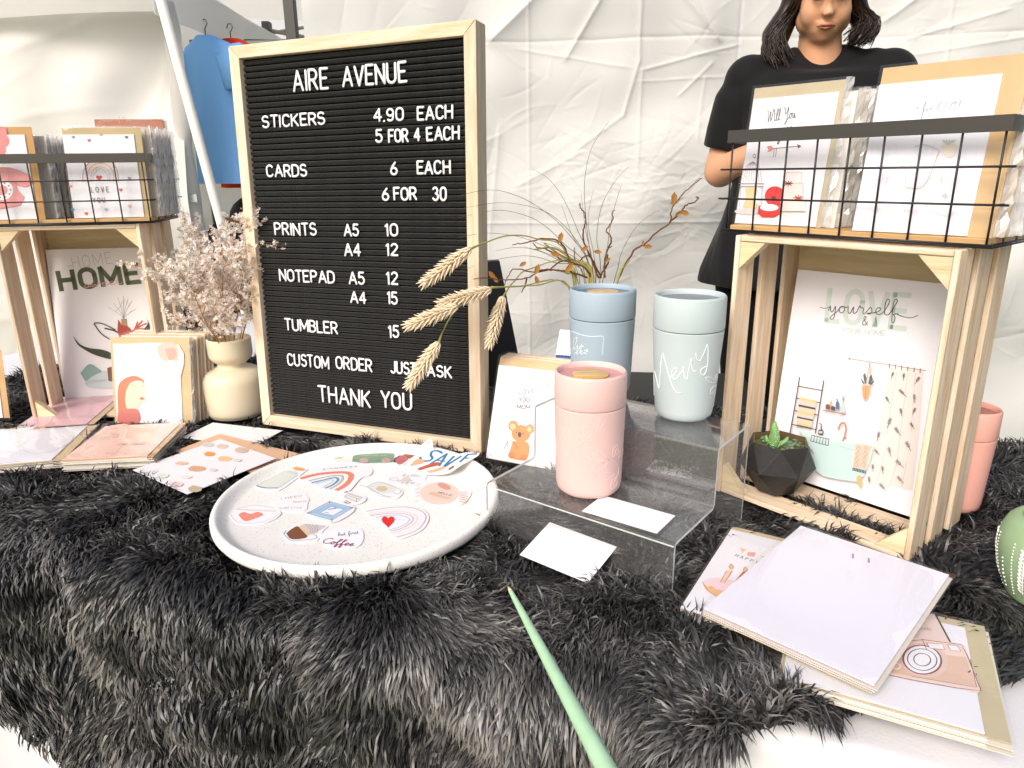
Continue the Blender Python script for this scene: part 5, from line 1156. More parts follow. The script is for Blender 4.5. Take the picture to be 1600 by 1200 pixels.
ps = [(TP, p, .0007) for p in bel]+[(TP, p, .0006) for a in (((668, 945), 140, 3.55), ((668, 945), 95, 2.6), ((690, 935), 70, 5.0), ((640, 960), 70, 3.9), ((700, 1010), 85, 2.9), ((705, 1020), 70, 1.9), ((715, 930), 60, 5.4)) for p in leafy(*a)]+[(TP, [(640, 935), (690, 945), (715, 990), (700, 1040)], .0006)]
tumbler('pink tumbler with bamboo lid disc on the lower step of the riser', .0938, .8053, .8200, .0427, .0403, .1535, 'e4c0ba', 'c99292', 'e3c078', strokes=ps, letc='efd6d2', dark='c98f8a')
bs = [[(200, 482), (300, 518), (380, 530), (462, 530), (462, 600), (460, 676)], [(225, 590), (240, 545), (258, 540), (250, 580), (225, 625), (205, 640), (215, 655), (240, 620)], [(240, 640), (262, 600), (258, 650), (280, 615), (295, 590), (285, 650), (300, 640)], [(262, 615), (310, 605)], [(315, 640), (340, 632), (330, 650), (345, 645)], [(235, 668), (250, 650), (262, 668), (280, 650), (295, 668), (312, 655), (330, 668)]]
tumbler('darker grey blue tumbler with bamboo lid disc, back left on the upper step', .1269, .9666, .8942, .0455, .0418, .1507, '9fb1bd', '5f6f7c', 'd9b070', strokes=[(TM, p, .0009) for p in bs], dark='4f5f6c')
t = tumbler('peach pink tumbler standing on the rug behind the right crate', .597, .862, .758, .0325, .0285, .1435, 'dda597', 'a86a60', None, dark='b97a6e')
FOOT.append(('disc', (.597, .862, .0285), .757))

# blue patterned box behind the tumblers
p = atY(868, 590, 1.10)
t = thing('drink_carton', 'small blue patterned box half hidden behind the darker blue tumbler', 'box', (p.x, p.y, .758), (0, 0, R(-20)))
mb = MB(); mb.box(0, 0, 0, .06, .035, .158, .001); mb.build('box_body', mat('blue_carton', '1f4f9c', .35, .5), t)
mb = MB(); mb.add([(0, 0, .1585), (.06, 0, .1585), (.06, .035, .1585), (0, .035, .1585), (0.002, .0175, .196), (.058, .0175, .196)], [(0, 1, 5, 4), (2, 3, 4, 5), (0, 4, 3), (1, 2, 5)]); mb.build('gable_top', clear('carton_film', .9, 1.5, .25, .1), t)
mb = MB()
for (x0, z0, x1, z1, k) in ((.004, .085, .010, .15, 0), (.013, .11, .028, .15, 1), (.013, .02, .030, .10, 1), (.004, .02, .010, .07, 0), (.034, .03, .056, .14, 0)): mb.k = k; mb.box(x0, -.0006, z0, x1, -.0001, z1)
mb.build('printed_pattern', [mat('blue_print', '3f74c4', .4), mat('pale_print', 'c4d0e4', .4)], t); FOOT.append(('box', (p.x, p.y, R(-20), 0, 0, .06, .035), .757))

# ================================================================== GEOMETRIC PLANTER
gx, gy = .368, .905
t = thing('planter', 'black faceted geometric planter in front of the bathroom print', 'planter', (gx, gy, .7685), (0, 0, R(12)))
def ringp(n, r, z, off): return [(r*math.cos(2*math.pi*(k+off)/n), r*math.sin(2*math.pi*(k+off)/n), z) for k in range(n)]
N = 6; a_ = ringp(N, .026, 0, 0); b_ = ringp(N, .050, .030, .5); c_ = ringp(N, .0405, .072, 0)
b2_ = ringp(N, .0505, .036, .5)
mb = MB(); mb.v = a_+b2_+c_
for k in range(N):
    k1 = (k+1) % N; mb.f += [(k, k1, N+k), (k1, N+k1, N+k), (N+k, N+k1, 2*N+k1), (N+k, 2*N+k1, 2*N+k)]; mb.m += [0]*4
mb.f.append(tuple(range(N))[::-1]); mb.m.append(0)
o = mb.build('pot', mat('black_concrete', '2b2a2b', .5, .45, var=.35, vscale=45, bump=.3, bscale=160), t); bv = o.modifiers.new('b', 'BEVEL'); bv.width = .0008; bv.segments = 2
mb = MB(); i1 = ringp(N, .0375, .0722, 0); i0 = ringp(N, .0375, .060, 0); o1 = ringp(N, .0404, .0722, 0)
mb.v = o1+i1+i0; mb.f = [(k, (k+1) % N, N+(k+1) % N, N+k) for k in range(N)]+[(N+k, N+(k+1) % N, 2*N+(k+1) % N, 2*N+k) for k in range(N)]; mb.m = [0]*12; mb.build('rim', mat('brass_rim', '6a5a3c', .4, .5, metal=.2), t)
soil = mat('soil', '3a2a1c', .95, .1, col2='6e7d50', vscale=45, bump=1, bscale=120)
def soil_disc(t, r, z, n=26):
    mb = MB(); rr = random.Random(2)
    for i in range(9):
        for k in range(n): q = r*i/8; mb.v.append((q*math.cos(2*math.pi*k/n), q*math.sin(2*math.pi*k/n), z+rr.uniform(-.0018, .0018)))
    for i in range(8):
        for k in range(n): mb.f.append((i*n+k, i*n+(k+1) % n, (i+1)*n+(k+1) % n, (i+1)*n+k)); mb.m.append(0)
    return mb.build('soil', soil, t)
soil_disc(t, .0345, .065)
cac = mat('pale_green_cactus', '7fae6c', .4, .4, var=.3, vscale=60, bump=.5, bscale=200)
mb = MB(); mb.tube([(-.012, -.006, .066), (-.0125, -.006, .078), (-.013, -.006, .090), (-.0145, -.006, .098), (-.014, -.006, .104)], [.0078, .0072, .0055, .0036, .0012], 10); mb.tube([(-.010, -.008, .068), (.002, -.012, .076), (.004, -.012, .082)], [.004, .0035, .001], 7); mb.tube([(-.014, -.006, .070), (-.022, -.002, .077), (-.023, -.002, .083)], [.004, .0034, .001], 7); mb.build('cactus', cac, t, True)
mb = MB(); rr = random.Random(6)
for k in range(90):
    z = rr.uniform(.068, .100); a = rr.uniform(0, 6.28); q = .0078*(1-(z-.066)/.05)+.0012; mb.sphere((-.0128+q*math.cos(a), -.006+q*math.sin(a), z), .0006, 5, 3)
mb.build('spines', mat('white_spines', 'd4e4c8', .5), t)
rr = random.Random(5); mb = MB()
for k in range(40):
    a = rr.uniform(0, 6.28); q = rr.uniform(.006, .033); x, y = q*math.cos(a), q*math.sin(a); s_ = rr.uniform(.002, .0052); mb.sphere((x, y, .0665), (s_, s_*.8, s_*.4), 6, 4)
mb.build('pebbles', mat('green_gravel', '7d9a80', .7, .3, col2='4a3a26', vscale=80), t)
# ================================================================== GREEN POT (right edge)
gp = tb(1632, 930, .76); GR = .048
t = thing('green_pot', 'sage green pot with white leaf and dot pattern at the right edge', 'plant pot', (gp.x, gp.y, .757)); FOOT.append(('disc', (gp.x, gp.y, .032), .757))
gprof = [(.0001, 0), (.030, 0), (.036, .004), (.0455, .028), (.0505, .052), (.0505, .068), (.046, .083), (.040, .090), (.035, .092), (.033, .090), (.032, .080)]
pf = [(v.x, v.y) for v in smooth_path(gprof, 3)]
mb = MB(); mb.lathe([(max(r, .0001), z) for r, z in pf], 56); mb.build('pot', mat('sage_glaze', '9ab58a', .6, .3, var=.12, vscale=25), t, True)
mb = MB(); mb.lathe([(.0325, .080), (.0001, .081)], 24); mb.build('soil', soil, t)
def pr(z):
    for i in range(3, len(gprof)-4):
        if gprof[i][1] <= z <= gprof[i+1][1]: f_ = (z-gprof[i][1])/(gprof[i+1][1]-gprof[i][1]); return gprof[i][0]+(gprof[i+1][0]-gprof[i][0])*f_
    return gprof[3][0]-(gprof[3][1]-z)*.4
mb = MB()
def gpt(a, z, e=.0004): r = pr(z)+e; return (r*math.cos(a), r*math.sin(a), z)
for k in range(6):
    a0 = math.pi+.42+k*2*math.pi/6
    mb.tube([gpt(a0, z) for z in np.linspace(.012, .070, 12)], .0009, 5)
    for j in range(11):
        z = .016+j*.0046
        for sd in (-1, 1): mb.tube([gpt(a0+sd*.03, z), gpt(a0+sd*.10, z+.0055)], [.0011, .0013], 5)
    for j in range(17):
        for sd in (-1, 1): mb.sphere(gpt(a0+sd*.26, .010+j*.0037), .0010, 6, 4)
    for j in range(8): mb.sphere(gpt(a0+math.pi/6, .010+j*.0046+.004), .0012, 6, 4)
mb.build('white_pattern', mat('white_slip', 'e9ece4', .6), t, True)
# ================================================================== VASE WITH DRIED FLOWERS
vx, vy = -.533, 1.296
t = thing('vase', 'cream ceramic vase with a wide neck ring left of the letter board', 'vase', (vx, vy, .757)); FOOT.append(('disc', (vx, vy, .052), .757))
vp = [(.0001, 0), (.046, 0), (.053, .004), (.057, .012), (.0585, .04), (.0585, .064), (.056, .077), (.048, .087), (.036, .092), (.0275, .095), (.0262, .099), (.0275, .103), (.034, .108), (.0385, .114), (.0400, .122), (.0400, .146), (.0390, .1495), (.0375, .1502), (.0362, .149), (.0355, .140), (.033, .112), (.02, .1)]
vq = [(v.x, v.y) for v in smooth_path(vp, 3)]
mb = MB(); mb.lathe([(max(r, .0001), z) for r, z in vq], 64); mb.build('vase_body', mat('cream_ceramic', 'dccfb4', .5, .35, bump=.05, bscale=300), t, True)
t = thing('dried_flowers', 'bunch of dried white blossoms on brown twigs standing in the cream vase', 'dried flowers', (vx, vy, .757))
rr = random.Random(12); st = MB(); fl = MB(); bd_ = MB()
def twig(p, d, L_, r, lvl):
    pts = [p]; dd_ = Vector(d).normalized(); n = 6
    for i in range(n):
        dd_ = (dd_+Vector((rr.gauss(0, .10), rr.gauss(0, .10), rr.gauss(0, .06)+.01))).normalized(); pts.append(pts[-1]+dd_*L_/n)
    st.tube(pts, [r*(1-.5*i/n) for i in range(n+1)], 5)
    if lvl < 2:
        for k in range(7 if lvl == 0 else 5):
            i = rr.randint(2 if lvl == 0 else 1, n); e = (dd_+Vector((rr.gauss(0, .55), rr.gauss(0, .55), rr.gauss(0, .35)))).normalized()
            twig(pts[i], e, L_*rr.uniform(.3, .5), r*.6, lvl+1)
    if lvl >= 1:
        for q in pts[2:]:
            for _ in range(2 if lvl == 2 else 1):
                c = q+Vector((rr.gauss(0, .0035), rr.gauss(0, .0035), rr.gauss(0, .0035))); s_ = rr.uniform(.0020, .0036)
                st.tube([q, c], .0003, 3, cap=False)
                np_ = 5; n1 = Vector((rr.gauss(0, 1), rr.gauss(0, 1), rr.gauss(0, 1)+.8)).normalized(); a1 = n1.orthogonal().normalized(); b1 = n1.cross(a1)
                for k in range(np_):
                    a = 2*math.pi*k/np_+rr.uniform(-.2, .2); e = a1*math.cos(a)+b1*math.sin(a); f_ = a1*math.cos(a+1.57)+b1*math.sin(a+1.57)
                    fl.add([c, c+e*s_+f_*s_*.55+n1*s_*.5, c+e*s_*1.7+n1*s_*.8, c+e*s_-f_*s_*.55+n1*s_*.5], [(0, 1, 2, 3)])
                bd_.sphere(c+n1*s_*.3, s_*.38, 5, 3)
for k in range(14):
    a = rr.uniform(0, 6.28); q = rr.uniform(0, .014); lean = rr.uniform(.05, .72)
    d = Vector((math.cos(a)*lean-.10, math.sin(a)*lean*.8, 1)); twig(Vector((q*math.cos(a), q*math.sin(a), .10)), d, rr.uniform(.16, .215), .0011, 0)
st.build('twigs', mat('brown_twig', 'b98a50', .7, .2, var=.3), t, True); fl.build('blossoms', mat('dry_blossom', 'fdf6ee', .8, .15, var=.08, vscale=30, trans=.42), t)['kind'] = 'stuff'
bd_.build('buds', mat('pale_bud', 'e0cdbc', .7), t, True)['kind'] = 'stuff'
# ================================================================== WHEAT AND GRASS BOUQUET
bx, by = .118, 1.115
t = thing('vase', 'slim grey vase hidden behind the darker blue tumbler', 'vase', (bx, by, .757)); FOOT.append(('disc', (bx, by, .03), .757))
mb = MB(); mb.lathe([(.0001, 0), (.03, 0), (.033, .01), (.033, .12), (.026, .15), (.024, .165), (.022, .165), (.022, .12), (.0001, .11)], 32); mb.build('vase_body', mat('grey_ceramic', '8f9498', .5), t, True)
t = thing('dried_grasses', 'dried bouquet of wheat ears, grass blades and curly twigs behind the tumblers', 'dried bouquet', (bx, by, .757)); tl = t.location
def W(px, py, Y): return atY(px, py, Y)-tl
gb = mat('olive_blade', '6a6a48', .6, .3); gst = mat('olive_stem', '9a9455', .6, .3); br = mat('brown_branch', '6e4426', .65, .25, var=.3); dl = mat('dry_leaf', 'a5743a', .6, .25, trans=.2); wh = mat('wheat', 'f2dfc0', .7, .2, var=.12, vscale=40)
base = [(0, 0, .12)]
TG = (740, 160, .25)
blades = [([(765, 1100), (730, 950), (700, 700), (695, 480), (740, 280), (845, 118)], 0), ([(790, 1100), (770, 850), (800, 650), (880, 500), (968, 402)], .03), ([(810, 1100), (850, 800), (885, 640), (922, 520)], -.02), ([(885, 1095), (920, 950), (1000, 800), (1080, 720), (1165, 670)], .02),
          ([(750, 1090), (650, 800), (560, 600), (470, 480), (368, 416)], .02), ([(735, 1090), (620, 840), (550, 640)], -.02), ([(745, 1095), (700, 800), (672, 565)], .01), ([(760, 1095), (715, 750), (750, 545)], .04), ([(730, 1090), (600, 830), (400, 650), (200, 560), (60, 550), (-80, 580)], -.03),
          ([(730, 1095), (640, 860), (480, 700), (300, 640), (140, 628), (-60, 660)], .0), ([(720, 1095), (560, 880), (400, 740), (220, 680), (90, 680), (-90, 720)], .02), ([(700, 1095), (560, 960), (350, 860), (200, 825), (60, 818), (-100, 845)], -.02), ([(700, 1100), (500, 1000), (350, 960), (210, 970), (80, 1000), (-110, 1060)], .0), ([(690, 1095), (520, 980), (380, 920), (250, 908), (135, 930)], .03), ([(660, 1090), (500, 960), (310, 900)], .0), ([(700, 1095), (560, 930), (420, 870)], -.01)]
for (pts, dY) in blades:
    mb = MB(); n = len(pts); q = [W(TG[0]+p[0]*.25, TG[1]+p[1]*.25, by-.0+(dY-.10*(p[0] < 0))*(i/n)*1.2) for i, p in enumerate(pts)]; q = smooth_path([Vector((0, 0, .10))]+q, 5); m_ = len(q)
    mb.tube(q, [.0009*(1-.75*i/m_) for i in range(m_)], 4); mb.build('grass_blade', gb, t, True)
stems = [[(720, 1095), (600, 1000), (440, 880)], [(735, 1095), (620, 985), (500, 910), (380, 920)], [(745, 1095), (640, 1000), (540, 960)], [(905, 1098), (940, 1030), (975, 985)], [(635, 1110), (590, 1070), (520, 1045)]]
for pts in stems:
    mb = MB(); q = smooth_path([Vector((0, 0, .10))]+[W(TG[0]+p[0]*.25, TG[1]+p[1]*.25, by) for p in pts], 5); mb.tube(q, [.0022-.0009*i/len(q) for i in range(len(q))], 6); mb.build('stem', gst, t, True)
branches = [([(905, 1098), (1000, 930), (1060, 890), (1160, 800), (1225, 750), (1240, 660), (1290, 590), (1340, 540), (1430, 468)], 0), ([(1225, 750), (1290, 690), (1330, 640), (1390, 620), (1395, 590), (1410, 605)], 0), ([(820, 1098), (820, 980), (860, 870), (850, 830), (830, 800), (870, 740), (865, 690), (885, 675)], .02), ([(800, 1098), (750, 1000), (690, 880), (685, 800), (700, 740), (690, 690), (665, 650), (665, 630)], -.02),
            ([(735, 1095), (690, 1030), (560, 990), (480, 1040), (380, 1060), (260, 1040), (220, 1080), (190, 1140)], -.04), ([(710, 1095), (600, 1060), (520, 1050), (420, 1050), (330, 1100), (200, 1110), (100, 1100), (0, 1100)], -.06), ([(600, 985), (560, 900), (520, 860), (430, 850), (340, 875), (300, 880), (240, 890)], -.02), ([(780, 1098), (720, 960), (640, 1000), (632, 905)], 0), ([(560, 990), (460, 920), (400, 910), (372, 880)], 0), ([(330, 1100), (325, 1140), (300, 1190)], -.04), ([(790, 1090), (840, 1000), (830, 930), (860, 900)], .03)]
for (pts, dY) in branches:
    mb = MB(); n = len(pts); q = smooth_path([W(TG[0]+p[0]*.25, TG[1]+p[1]*.25, by+dY*i/n-(.0)) for i, p in enumerate(pts)], 5); m_ = len(q)
    q = [p+Vector((rr.gauss(0, .0006), 0, rr.gauss(0, .0006))) for p in q]; mb.tube(q, [.0016*(1-.6*i/m_) for i in range(m_)], 5); mb.build('twig', br, t, True)
for (x, y, a, s_) in ((1255, 600, -1.5, 34), (1318, 690, .3, 30), (1090, 902, .1, 26), (545, 845, -1.3, 30), (308, 1012, -.5, 24), (600, 1035, -.8, 34), (512, 950, .3, 30), (398, 1045, -1.2, 32), (395, 1110, 1.3, 26), (695, 915, -.5, 26), (775, 935, .2, 24), (840, 985, -.6, 20), (1280, 695, 2.6, 22), (115, 1080, -2.2, 30), (135, 1105, 1.0, 26), (1245, 630, .2, 16), (1060, 880, -1.4, 16)):
    mb = MB(); c = W(TG[0]+x*.25, TG[1]+y*.25, by-.03); L_ = s_*.25/FPX*1.2; ca, sa = math.cos(a), -math.sin(a)
    P = [(-1, 0), (-.4, .42), (.3, .5), (1, .1), (.5, -.4), (-.4, -.4)]
    vs = [c+Vector((p[0]*ca*L_-p[1]*sa*L_, (.25*p[0]**2+.2*p[1])*L_, p[0]*sa*L_+p[1]*ca*L_)) for p in P]; mb.add(vs+[c+Vector((0, .4*L_, 0))], [(i, (i+1) % 6, 6) for i in range(6)]); mb.build('dry_leaf', dl, t, True)
def wheat(p0, p1, r, seed):
    r_ = random.Random(seed); a, b = Vector(p0), Vector(p1); ax = (b-a); L_ = ax.length; ax.normalize(); s1 = ax.orthogonal().normalized(); s2 = ax.cross(s1)
    mb = MB(); mb.tube([a, b], [.0024, .0010], 6); nrow = 17
    for i in range(nrow):
        f_ = i/(nrow-1); c = a+ax*L_*(f_*.93); w_ = r*(math.sin(math.pi*(.22+.62*f_)))**.8
        for k in range(6):
            g_ = 2*math.pi*(k+.5*(i % 2))/6+r_.uniform(-.15, .15); o_ = s1*math.cos(g_)+s2*math.sin(g_)
            p = [c+o_*.0012, c+o_*w_*.55+ax*L_*.035, c+o_*w_*.85+ax*L_*.085, c+o_*w_*(1.25+r_.uniform(-.2, .25))+ax*L_*.15]
            mb.tube(p, [.0009, .0019, .0013, .00025], 5)
    o = mb.build('wheat_ear', wh, t, True); return o
# ears with their stalks (zoom 620,350 scale .2416)
TQ = lambda p, Y: W(620+p[0]*.2416, 350+p[1]*.2416, Y)
for (a, b, Ya, Yb, stalk, sd) in (((478, 160), (165, 390), 1.02, 1.00, [(1110, 220), (900, 95), (720, 75), (560, 125), (478, 160)], 1), ((610, 425), (275, 520), 1.03, 1.00, [(1120, 410), (900, 398), (760, 405), (610, 410)], 2), ((392, 530), (60, 665), 1.00, .98, [(1110, 405), (800, 402), (600, 420), (470, 480), (392, 530)], 3), ((688, 470), (595, 790), 1.06, 1.05, [(1150, 290), (860, 290), (760, 370), (720, 420), (688, 470)], 4), ((272, 765), (75, 1055), .98, .96, [(620, 405), (470, 470), (360, 585), (300, 690), (272, 765)], 5)):
    wheat(TQ(a, Ya), TQ(b, Yb), .0098, sd)
    n = len(stalk); q = [TQ(p, by+(Ya-by)*i/(n-1)) for i, p in enumerate(stalk)]
    if stalk[0][0] > 1000: q = [Vector((0, 0, .12))]+q
    q = smooth_path(q, 5); mb = MB(); m_ = len(q); mb.tube(q, [.0011+.0010*max(0, (i/m_-.75)*4) for i in range(m_)], 6); mb.build('stalk', gst, t, True)
# ================================================================== PAPERS AT THE FRONT RIGHT
def art_cake(A):
    A.t = (1040, 800, .35)
    A.text('HAPPY', (308, 198), (408, 232), .0062, .0006, '4a4448', gap=.55)
    A.poly([(332, 160), (362, 168), (340, 185)], 'e6c49a'); A.poly([(366, 180), (402, 182), (396, 200), (364, 196)], 'dda0a0'); A.poly([(425, 196), (460, 204), (440, 222)], 'e0c07a')
    A.poly([(168, 318), (185, 305), (240, 296), (310, 312), (330, 335), (262, 385), (195, 360), (172, 335)], 'e6b482', True); A.poly([(165, 312), (190, 300), (250, 296), (320, 315), (300, 338), (262, 352), (230, 348), (205, 332), (185, 335)], 'ecccd0', True)
    A.line([(165, 315), (195, 358), (262, 386), (330, 335)], .0006, '8a5a48')
    A.poly([(272, 265), (297, 265), (262, 320), (243, 316)], 'ecc0a4'); A.poly([(345, 268), (370, 262), (325, 322), (302, 320)], 'b8384c')
    A.line([(272, 265), (297, 265), (262, 320), (243, 316), (272, 265)], .0005, '7a4a3c', False)
    for (x, y) in ((292, 250), (355, 262)): A.poly([(x, y-16), (x+11, y-2), (x, y+8), (x-9, y-2)], 'e6b070', True); A.line([(x, y-16), (x+11, y-2), (x, y+8), (x-9, y-2), (x, y-16)], .0005, '7a4a3c')
pile(2, 'greeting_card', 'birthday card with a candle cake lettered HAPPY, left of the big white paper', 'card in the flat pile under the birthday cake card', 'greeting card', .1705, .6247, .7645, R(-31.8), .100, .190, 'cards in the pile under the cake card', env=(.001, .0, .001, .012), envc='cdbc96', art=art_cake, sleeve=.002)
def art_camera(A):
    A.t = (1040, 800, .35); b_, ol = 'd9b8a4', '8a4a50'
    A.poly([(1130, 460), (1200, 455), (1270, 585), (1150, 570), (1090, 560)], 'e0cbc6'); A.line([(1205, 460), (1275, 590)], .0018, '3c3438', False); A.text('Friends', (1120, 525), (1190, 530), .008, .0005, 'c4b0ac', True)
    A.poly([(960, 720), (1060, 580), (1150, 572), (1320, 592), (1345, 640), (1405, 800), (1300, 788), (1100, 750)], 'e6cfc4', True); A.poly([(985, 715), (1080, 620), (1340, 650), (1392, 782), (1290, 770), (1090, 735)], b_)
    A.line([(960, 722), (1060, 580), (1150, 572), (1320, 594), (1345, 640), (1408, 800), (1300, 788), (1100, 752), (960, 722)], .0009, ol, False); A.line([(1360, 660), (1388, 785), (1100, 736)], .0006, ol, False)
    A.ell((1155, 665), 108, 78, 'dcbfb4', .15); A.ell((1145, 662), 86, 64, 'eceaf0', .15)
    for r_ in ((86, 64), (66, 48), (38, 28)):
        A.line([(1145+r_[0]*math.cos(a)*math.cos(.15)-r_[1]*math.sin(a)*math.sin(.15), 662+r_[0]*math.cos(a)*math.sin(.15)+r_[1]*math.sin(a)*math.cos(.15)) for a in np.linspace(0, 6.283, 25)], .0009 if r_[0] < 80 else .0016, '4a4a54' if r_[0] < 80 else ol, False)
    A.poly([(1165, 588), (1235, 592), (1245, 618), (1180, 612)], 'eae6ea'); A.poly([(1258, 596), (1300, 600), (1318, 625), (1272, 622)], 'eae6ea'); A.line([(1165, 588), (1235, 592), (1245, 618), (1180, 612), (1165, 588)], .0006, ol, False); A.line([(1258, 596), (1300, 600), (1318, 625), (1272, 622), (1258, 596)], .0006, ol, False); A.line([(1145, 572), (1165, 618)], .0006, ol, False)
    A.ell((1030, 693), 22, 15, 'ecdcd4'); A.ell((1030, 693), 14, 9, b_)
# camera card pile: kraft envelopes reach past the white cards on the right
CX, CY = tb(1560, 1168, .762)[:2]; cr_ = R(-43)
q0, q1, q2 = tb(1330, 1075, .772), tb(1548, 1135, .772), tb(1535, 965, .772)
ux = Vector((q1.x-q0.x, q1.y-q0.y)); uy = Vector((q2.x-q1.x, q2.y-q1.y)); cr_ = math.atan2(ux.y, ux.x)
pile(3, 'greeting_card', 'camera drawing card on the pile at the lower right corner', 'card in the flat pile under the camera card', 'greeting card', q0.x-.055*math.cos(cr_), q0.y-.055*math.sin(cr_), .7560, cr_, .153, .150, 'cards in the pile under the camera card', jit=.003, env=(.002, .002, .018, .014), envc='c6b998', art=art_camera, sleeve=.003)
def art_paper(A): A.t = (1040, 800, .35); A.poly([(832, 186), (840, 188), (840, 208), (832, 207)], '7a6c94'); A.poly([(903, 206), (911, 208), (911, 229), (903, 227)], '7a6c94'); A.line([(820, 192), (860, 200)], .0004, 'c9c4d4', False); A.line([(885, 204), (945, 216)], .0004, 'c9c4d4', False)
pb = tb(1100, 960, .782)
for k in range(3):
    card('envelope_sheet', ('lowest tan', 'middle lilac', 'uppermost cream')[k]+' sheet beneath the big white paper at front right', 'paper sheet', (.186+.0015*k, .607-.001*k, .7740+.0020*k), (0, 0, R(-44.4)), .162, .234, env=None, paper=('cbbf9c', 'cfc8d4', 'd9cfc4')[k], sleeve=0, th=.0012, group='sheets beneath the big white paper')
bp_ = card('paper_sheet', 'big blank white paper in a clear sleeve lying over the cards at front right', 'paper sheet', (.1885, .6065, .7815), (0, 0, R(-44.4)), .160, .232, paper='e4e2ec', sleeve=.006, art=None)
A = Art(bp_); art_paper(A); A.done()
FOOT.append(('box', (.1885, .6065, R(-44.4), 0, 0, .166, .238), .765))
# ================================================================== PALE GREEN STICK
a_ = tb(798, 924, .795); b_ = tb(960, 1225, .80)
p0, p1 = Vector(a_), Vector(b_)
t = thing('taper_stick', 'long pale green stick tapering to a whitish point in front of the riser', 'stick', tuple(p0)); d = p1-p0
L_ = d.length
mb = MB(); nn = 14
mb.tube([d*(i/nn) for i in range(nn+1)], [.0022+(.0076-.0022)*(i/nn)**.8 for i in range(nn+1)], 14); mb.build('stick_body', mat('pale_green_wax', 'b0d6b0', .55, .3, var=.12, vscale=60, stretch=(1, 1, 1), bump=.15, bscale=150), t, True, 50)
mb = MB(); e = d.normalized(); mb.tube([-e*.009, -e*.004, -e*.0003], [.0009, .0017, .0021], 10); mb.build('tip', mat('bare_tip', 'd9c9a4', .6), t, True)
# ================================================================== WOMAN BEHIND THE TABLE
pt = thing('person', 'woman in black T-shirt and black trousers with dark shoulder length hair, looking down', 'person', (.800, 1.96, .028), (0, 0, R(-14)))
skin = mat('skin', 'd8a27e', .5, .35, var=.08, vscale=12); 
_b = skin.node_tree.nodes['Principled BSDF']; _b.inputs['Subsurface Weight'].default_value = .08; _b.inputs['Subsurface Radius'].default_value = (.02, .008, .004)
def cap(mb, a, b, r0, r1, fl=1.0, n=18):
    a, b = Vector(a), Vector(b); m = 6; pts = [a.lerp(b, i/m) for i in range(m+1)]; mb.tube(pts, [r0+(r1-r0)*i/m for i in range(m+1)], n, flat=fl)
    mb.sphere(a, (r0, r0*fl if fl < 1 else r0, r0), n, 10); mb.sphere(b, (r1, r1*fl if fl < 1 else r1, r1), n, 10)
def remesh(o, vox, it=8):
    m = o.modifiers.new('r', 'REMESH'); m.mode = 'VOXEL'; m.voxel_size = vox; m.use_smooth_shade = True
    s = o.modifiers.new('s', 'SMOOTH'); s.iterations = it; s.factor = .5
# head frame: chin forward-down (bowed)
Hc = Vector((-.01, -.035, 1.586)); bow = Matrix.Rotation(R(20), 3, 'X')
def hp_(x, y, z): return Hc+bow @ Vector((x*.87, y*.93, z*.94))
mb = MB()
def ell(c, r, n=22, m=14):
    o = len(mb.v); mb.sphere((0, 0, 0), r, n, m); c = Vector(c)
    for i in range(o, len(mb.v)): mb.v[i] = tuple(hp_(*(Vector(mb.v[i])+c)))
ell((0, .02, .045), (.078, .096, .088)); ell((0, -.012, -.02), (.069, .078, .085)); ell((0, -.045, -.072), (.047, .042, .036)); ell((0, -.060, -.094), (.022, .022, .018))
for s_ in (-1, 1):
    ell((s_*.036, -.048, -.040), (.032, .036, .040)); ell((s_*.046, -.014, -.064), (.028, .046, .034)); ell((s_*.077, .012, -.012), (.011, .018, .030), 12, 8); ell((s_*.030, -.078, .004), (.019, .014, .011), 12, 8); ell((s_*.030, -.083, .026), (.026, .012, .008), 12, 8); ell((s_*.0095, -.098, -.036), (.0085, .010, .0075), 10, 8)
ell((0, -.090, .004), (.0085, .012, .026), 12, 8); ell((0, -.101, -.033), (.011, .014, .010), 12, 8); ell((0, -.083, -.060), (.024, .014, .006), 12, 8); ell((0, -.081, -.068), (.020, .013, .006), 12, 8); ell((0, -.030, -.098), (.040, .045, .022))
neck0 = Vector((0, .018, 1.40)); neck1 = hp_(0, .012, -.075)
cap(mb, neck0, neck1, .058, .049)
# chest, shoulders, torso, hips, legs
cap(mb, (-.12, .02, 1.38), (.12, .02, 1.38), .045, .045); cap(mb, (0, .015, 1.28), (0, .01, 1.05), .108, .12)
cap(mb, (-.075, .0, 1.27), (-.09, .01, .98), .095, .11); cap(mb, (.075, .0, 1.27), (.09, .01, .98), .095, .11)
for s_ in (-1, 1):
    cap(mb, (s_*.10, .02, .95), (s_*.095, .03, .50), .105, .062); cap(mb, (s_*.095, .03, .50), (s_*.10, .05, .09), .060, .040); cap(mb, (s_*.10, .05, .05), (s_*.11, -.10, .035), .042, .034)
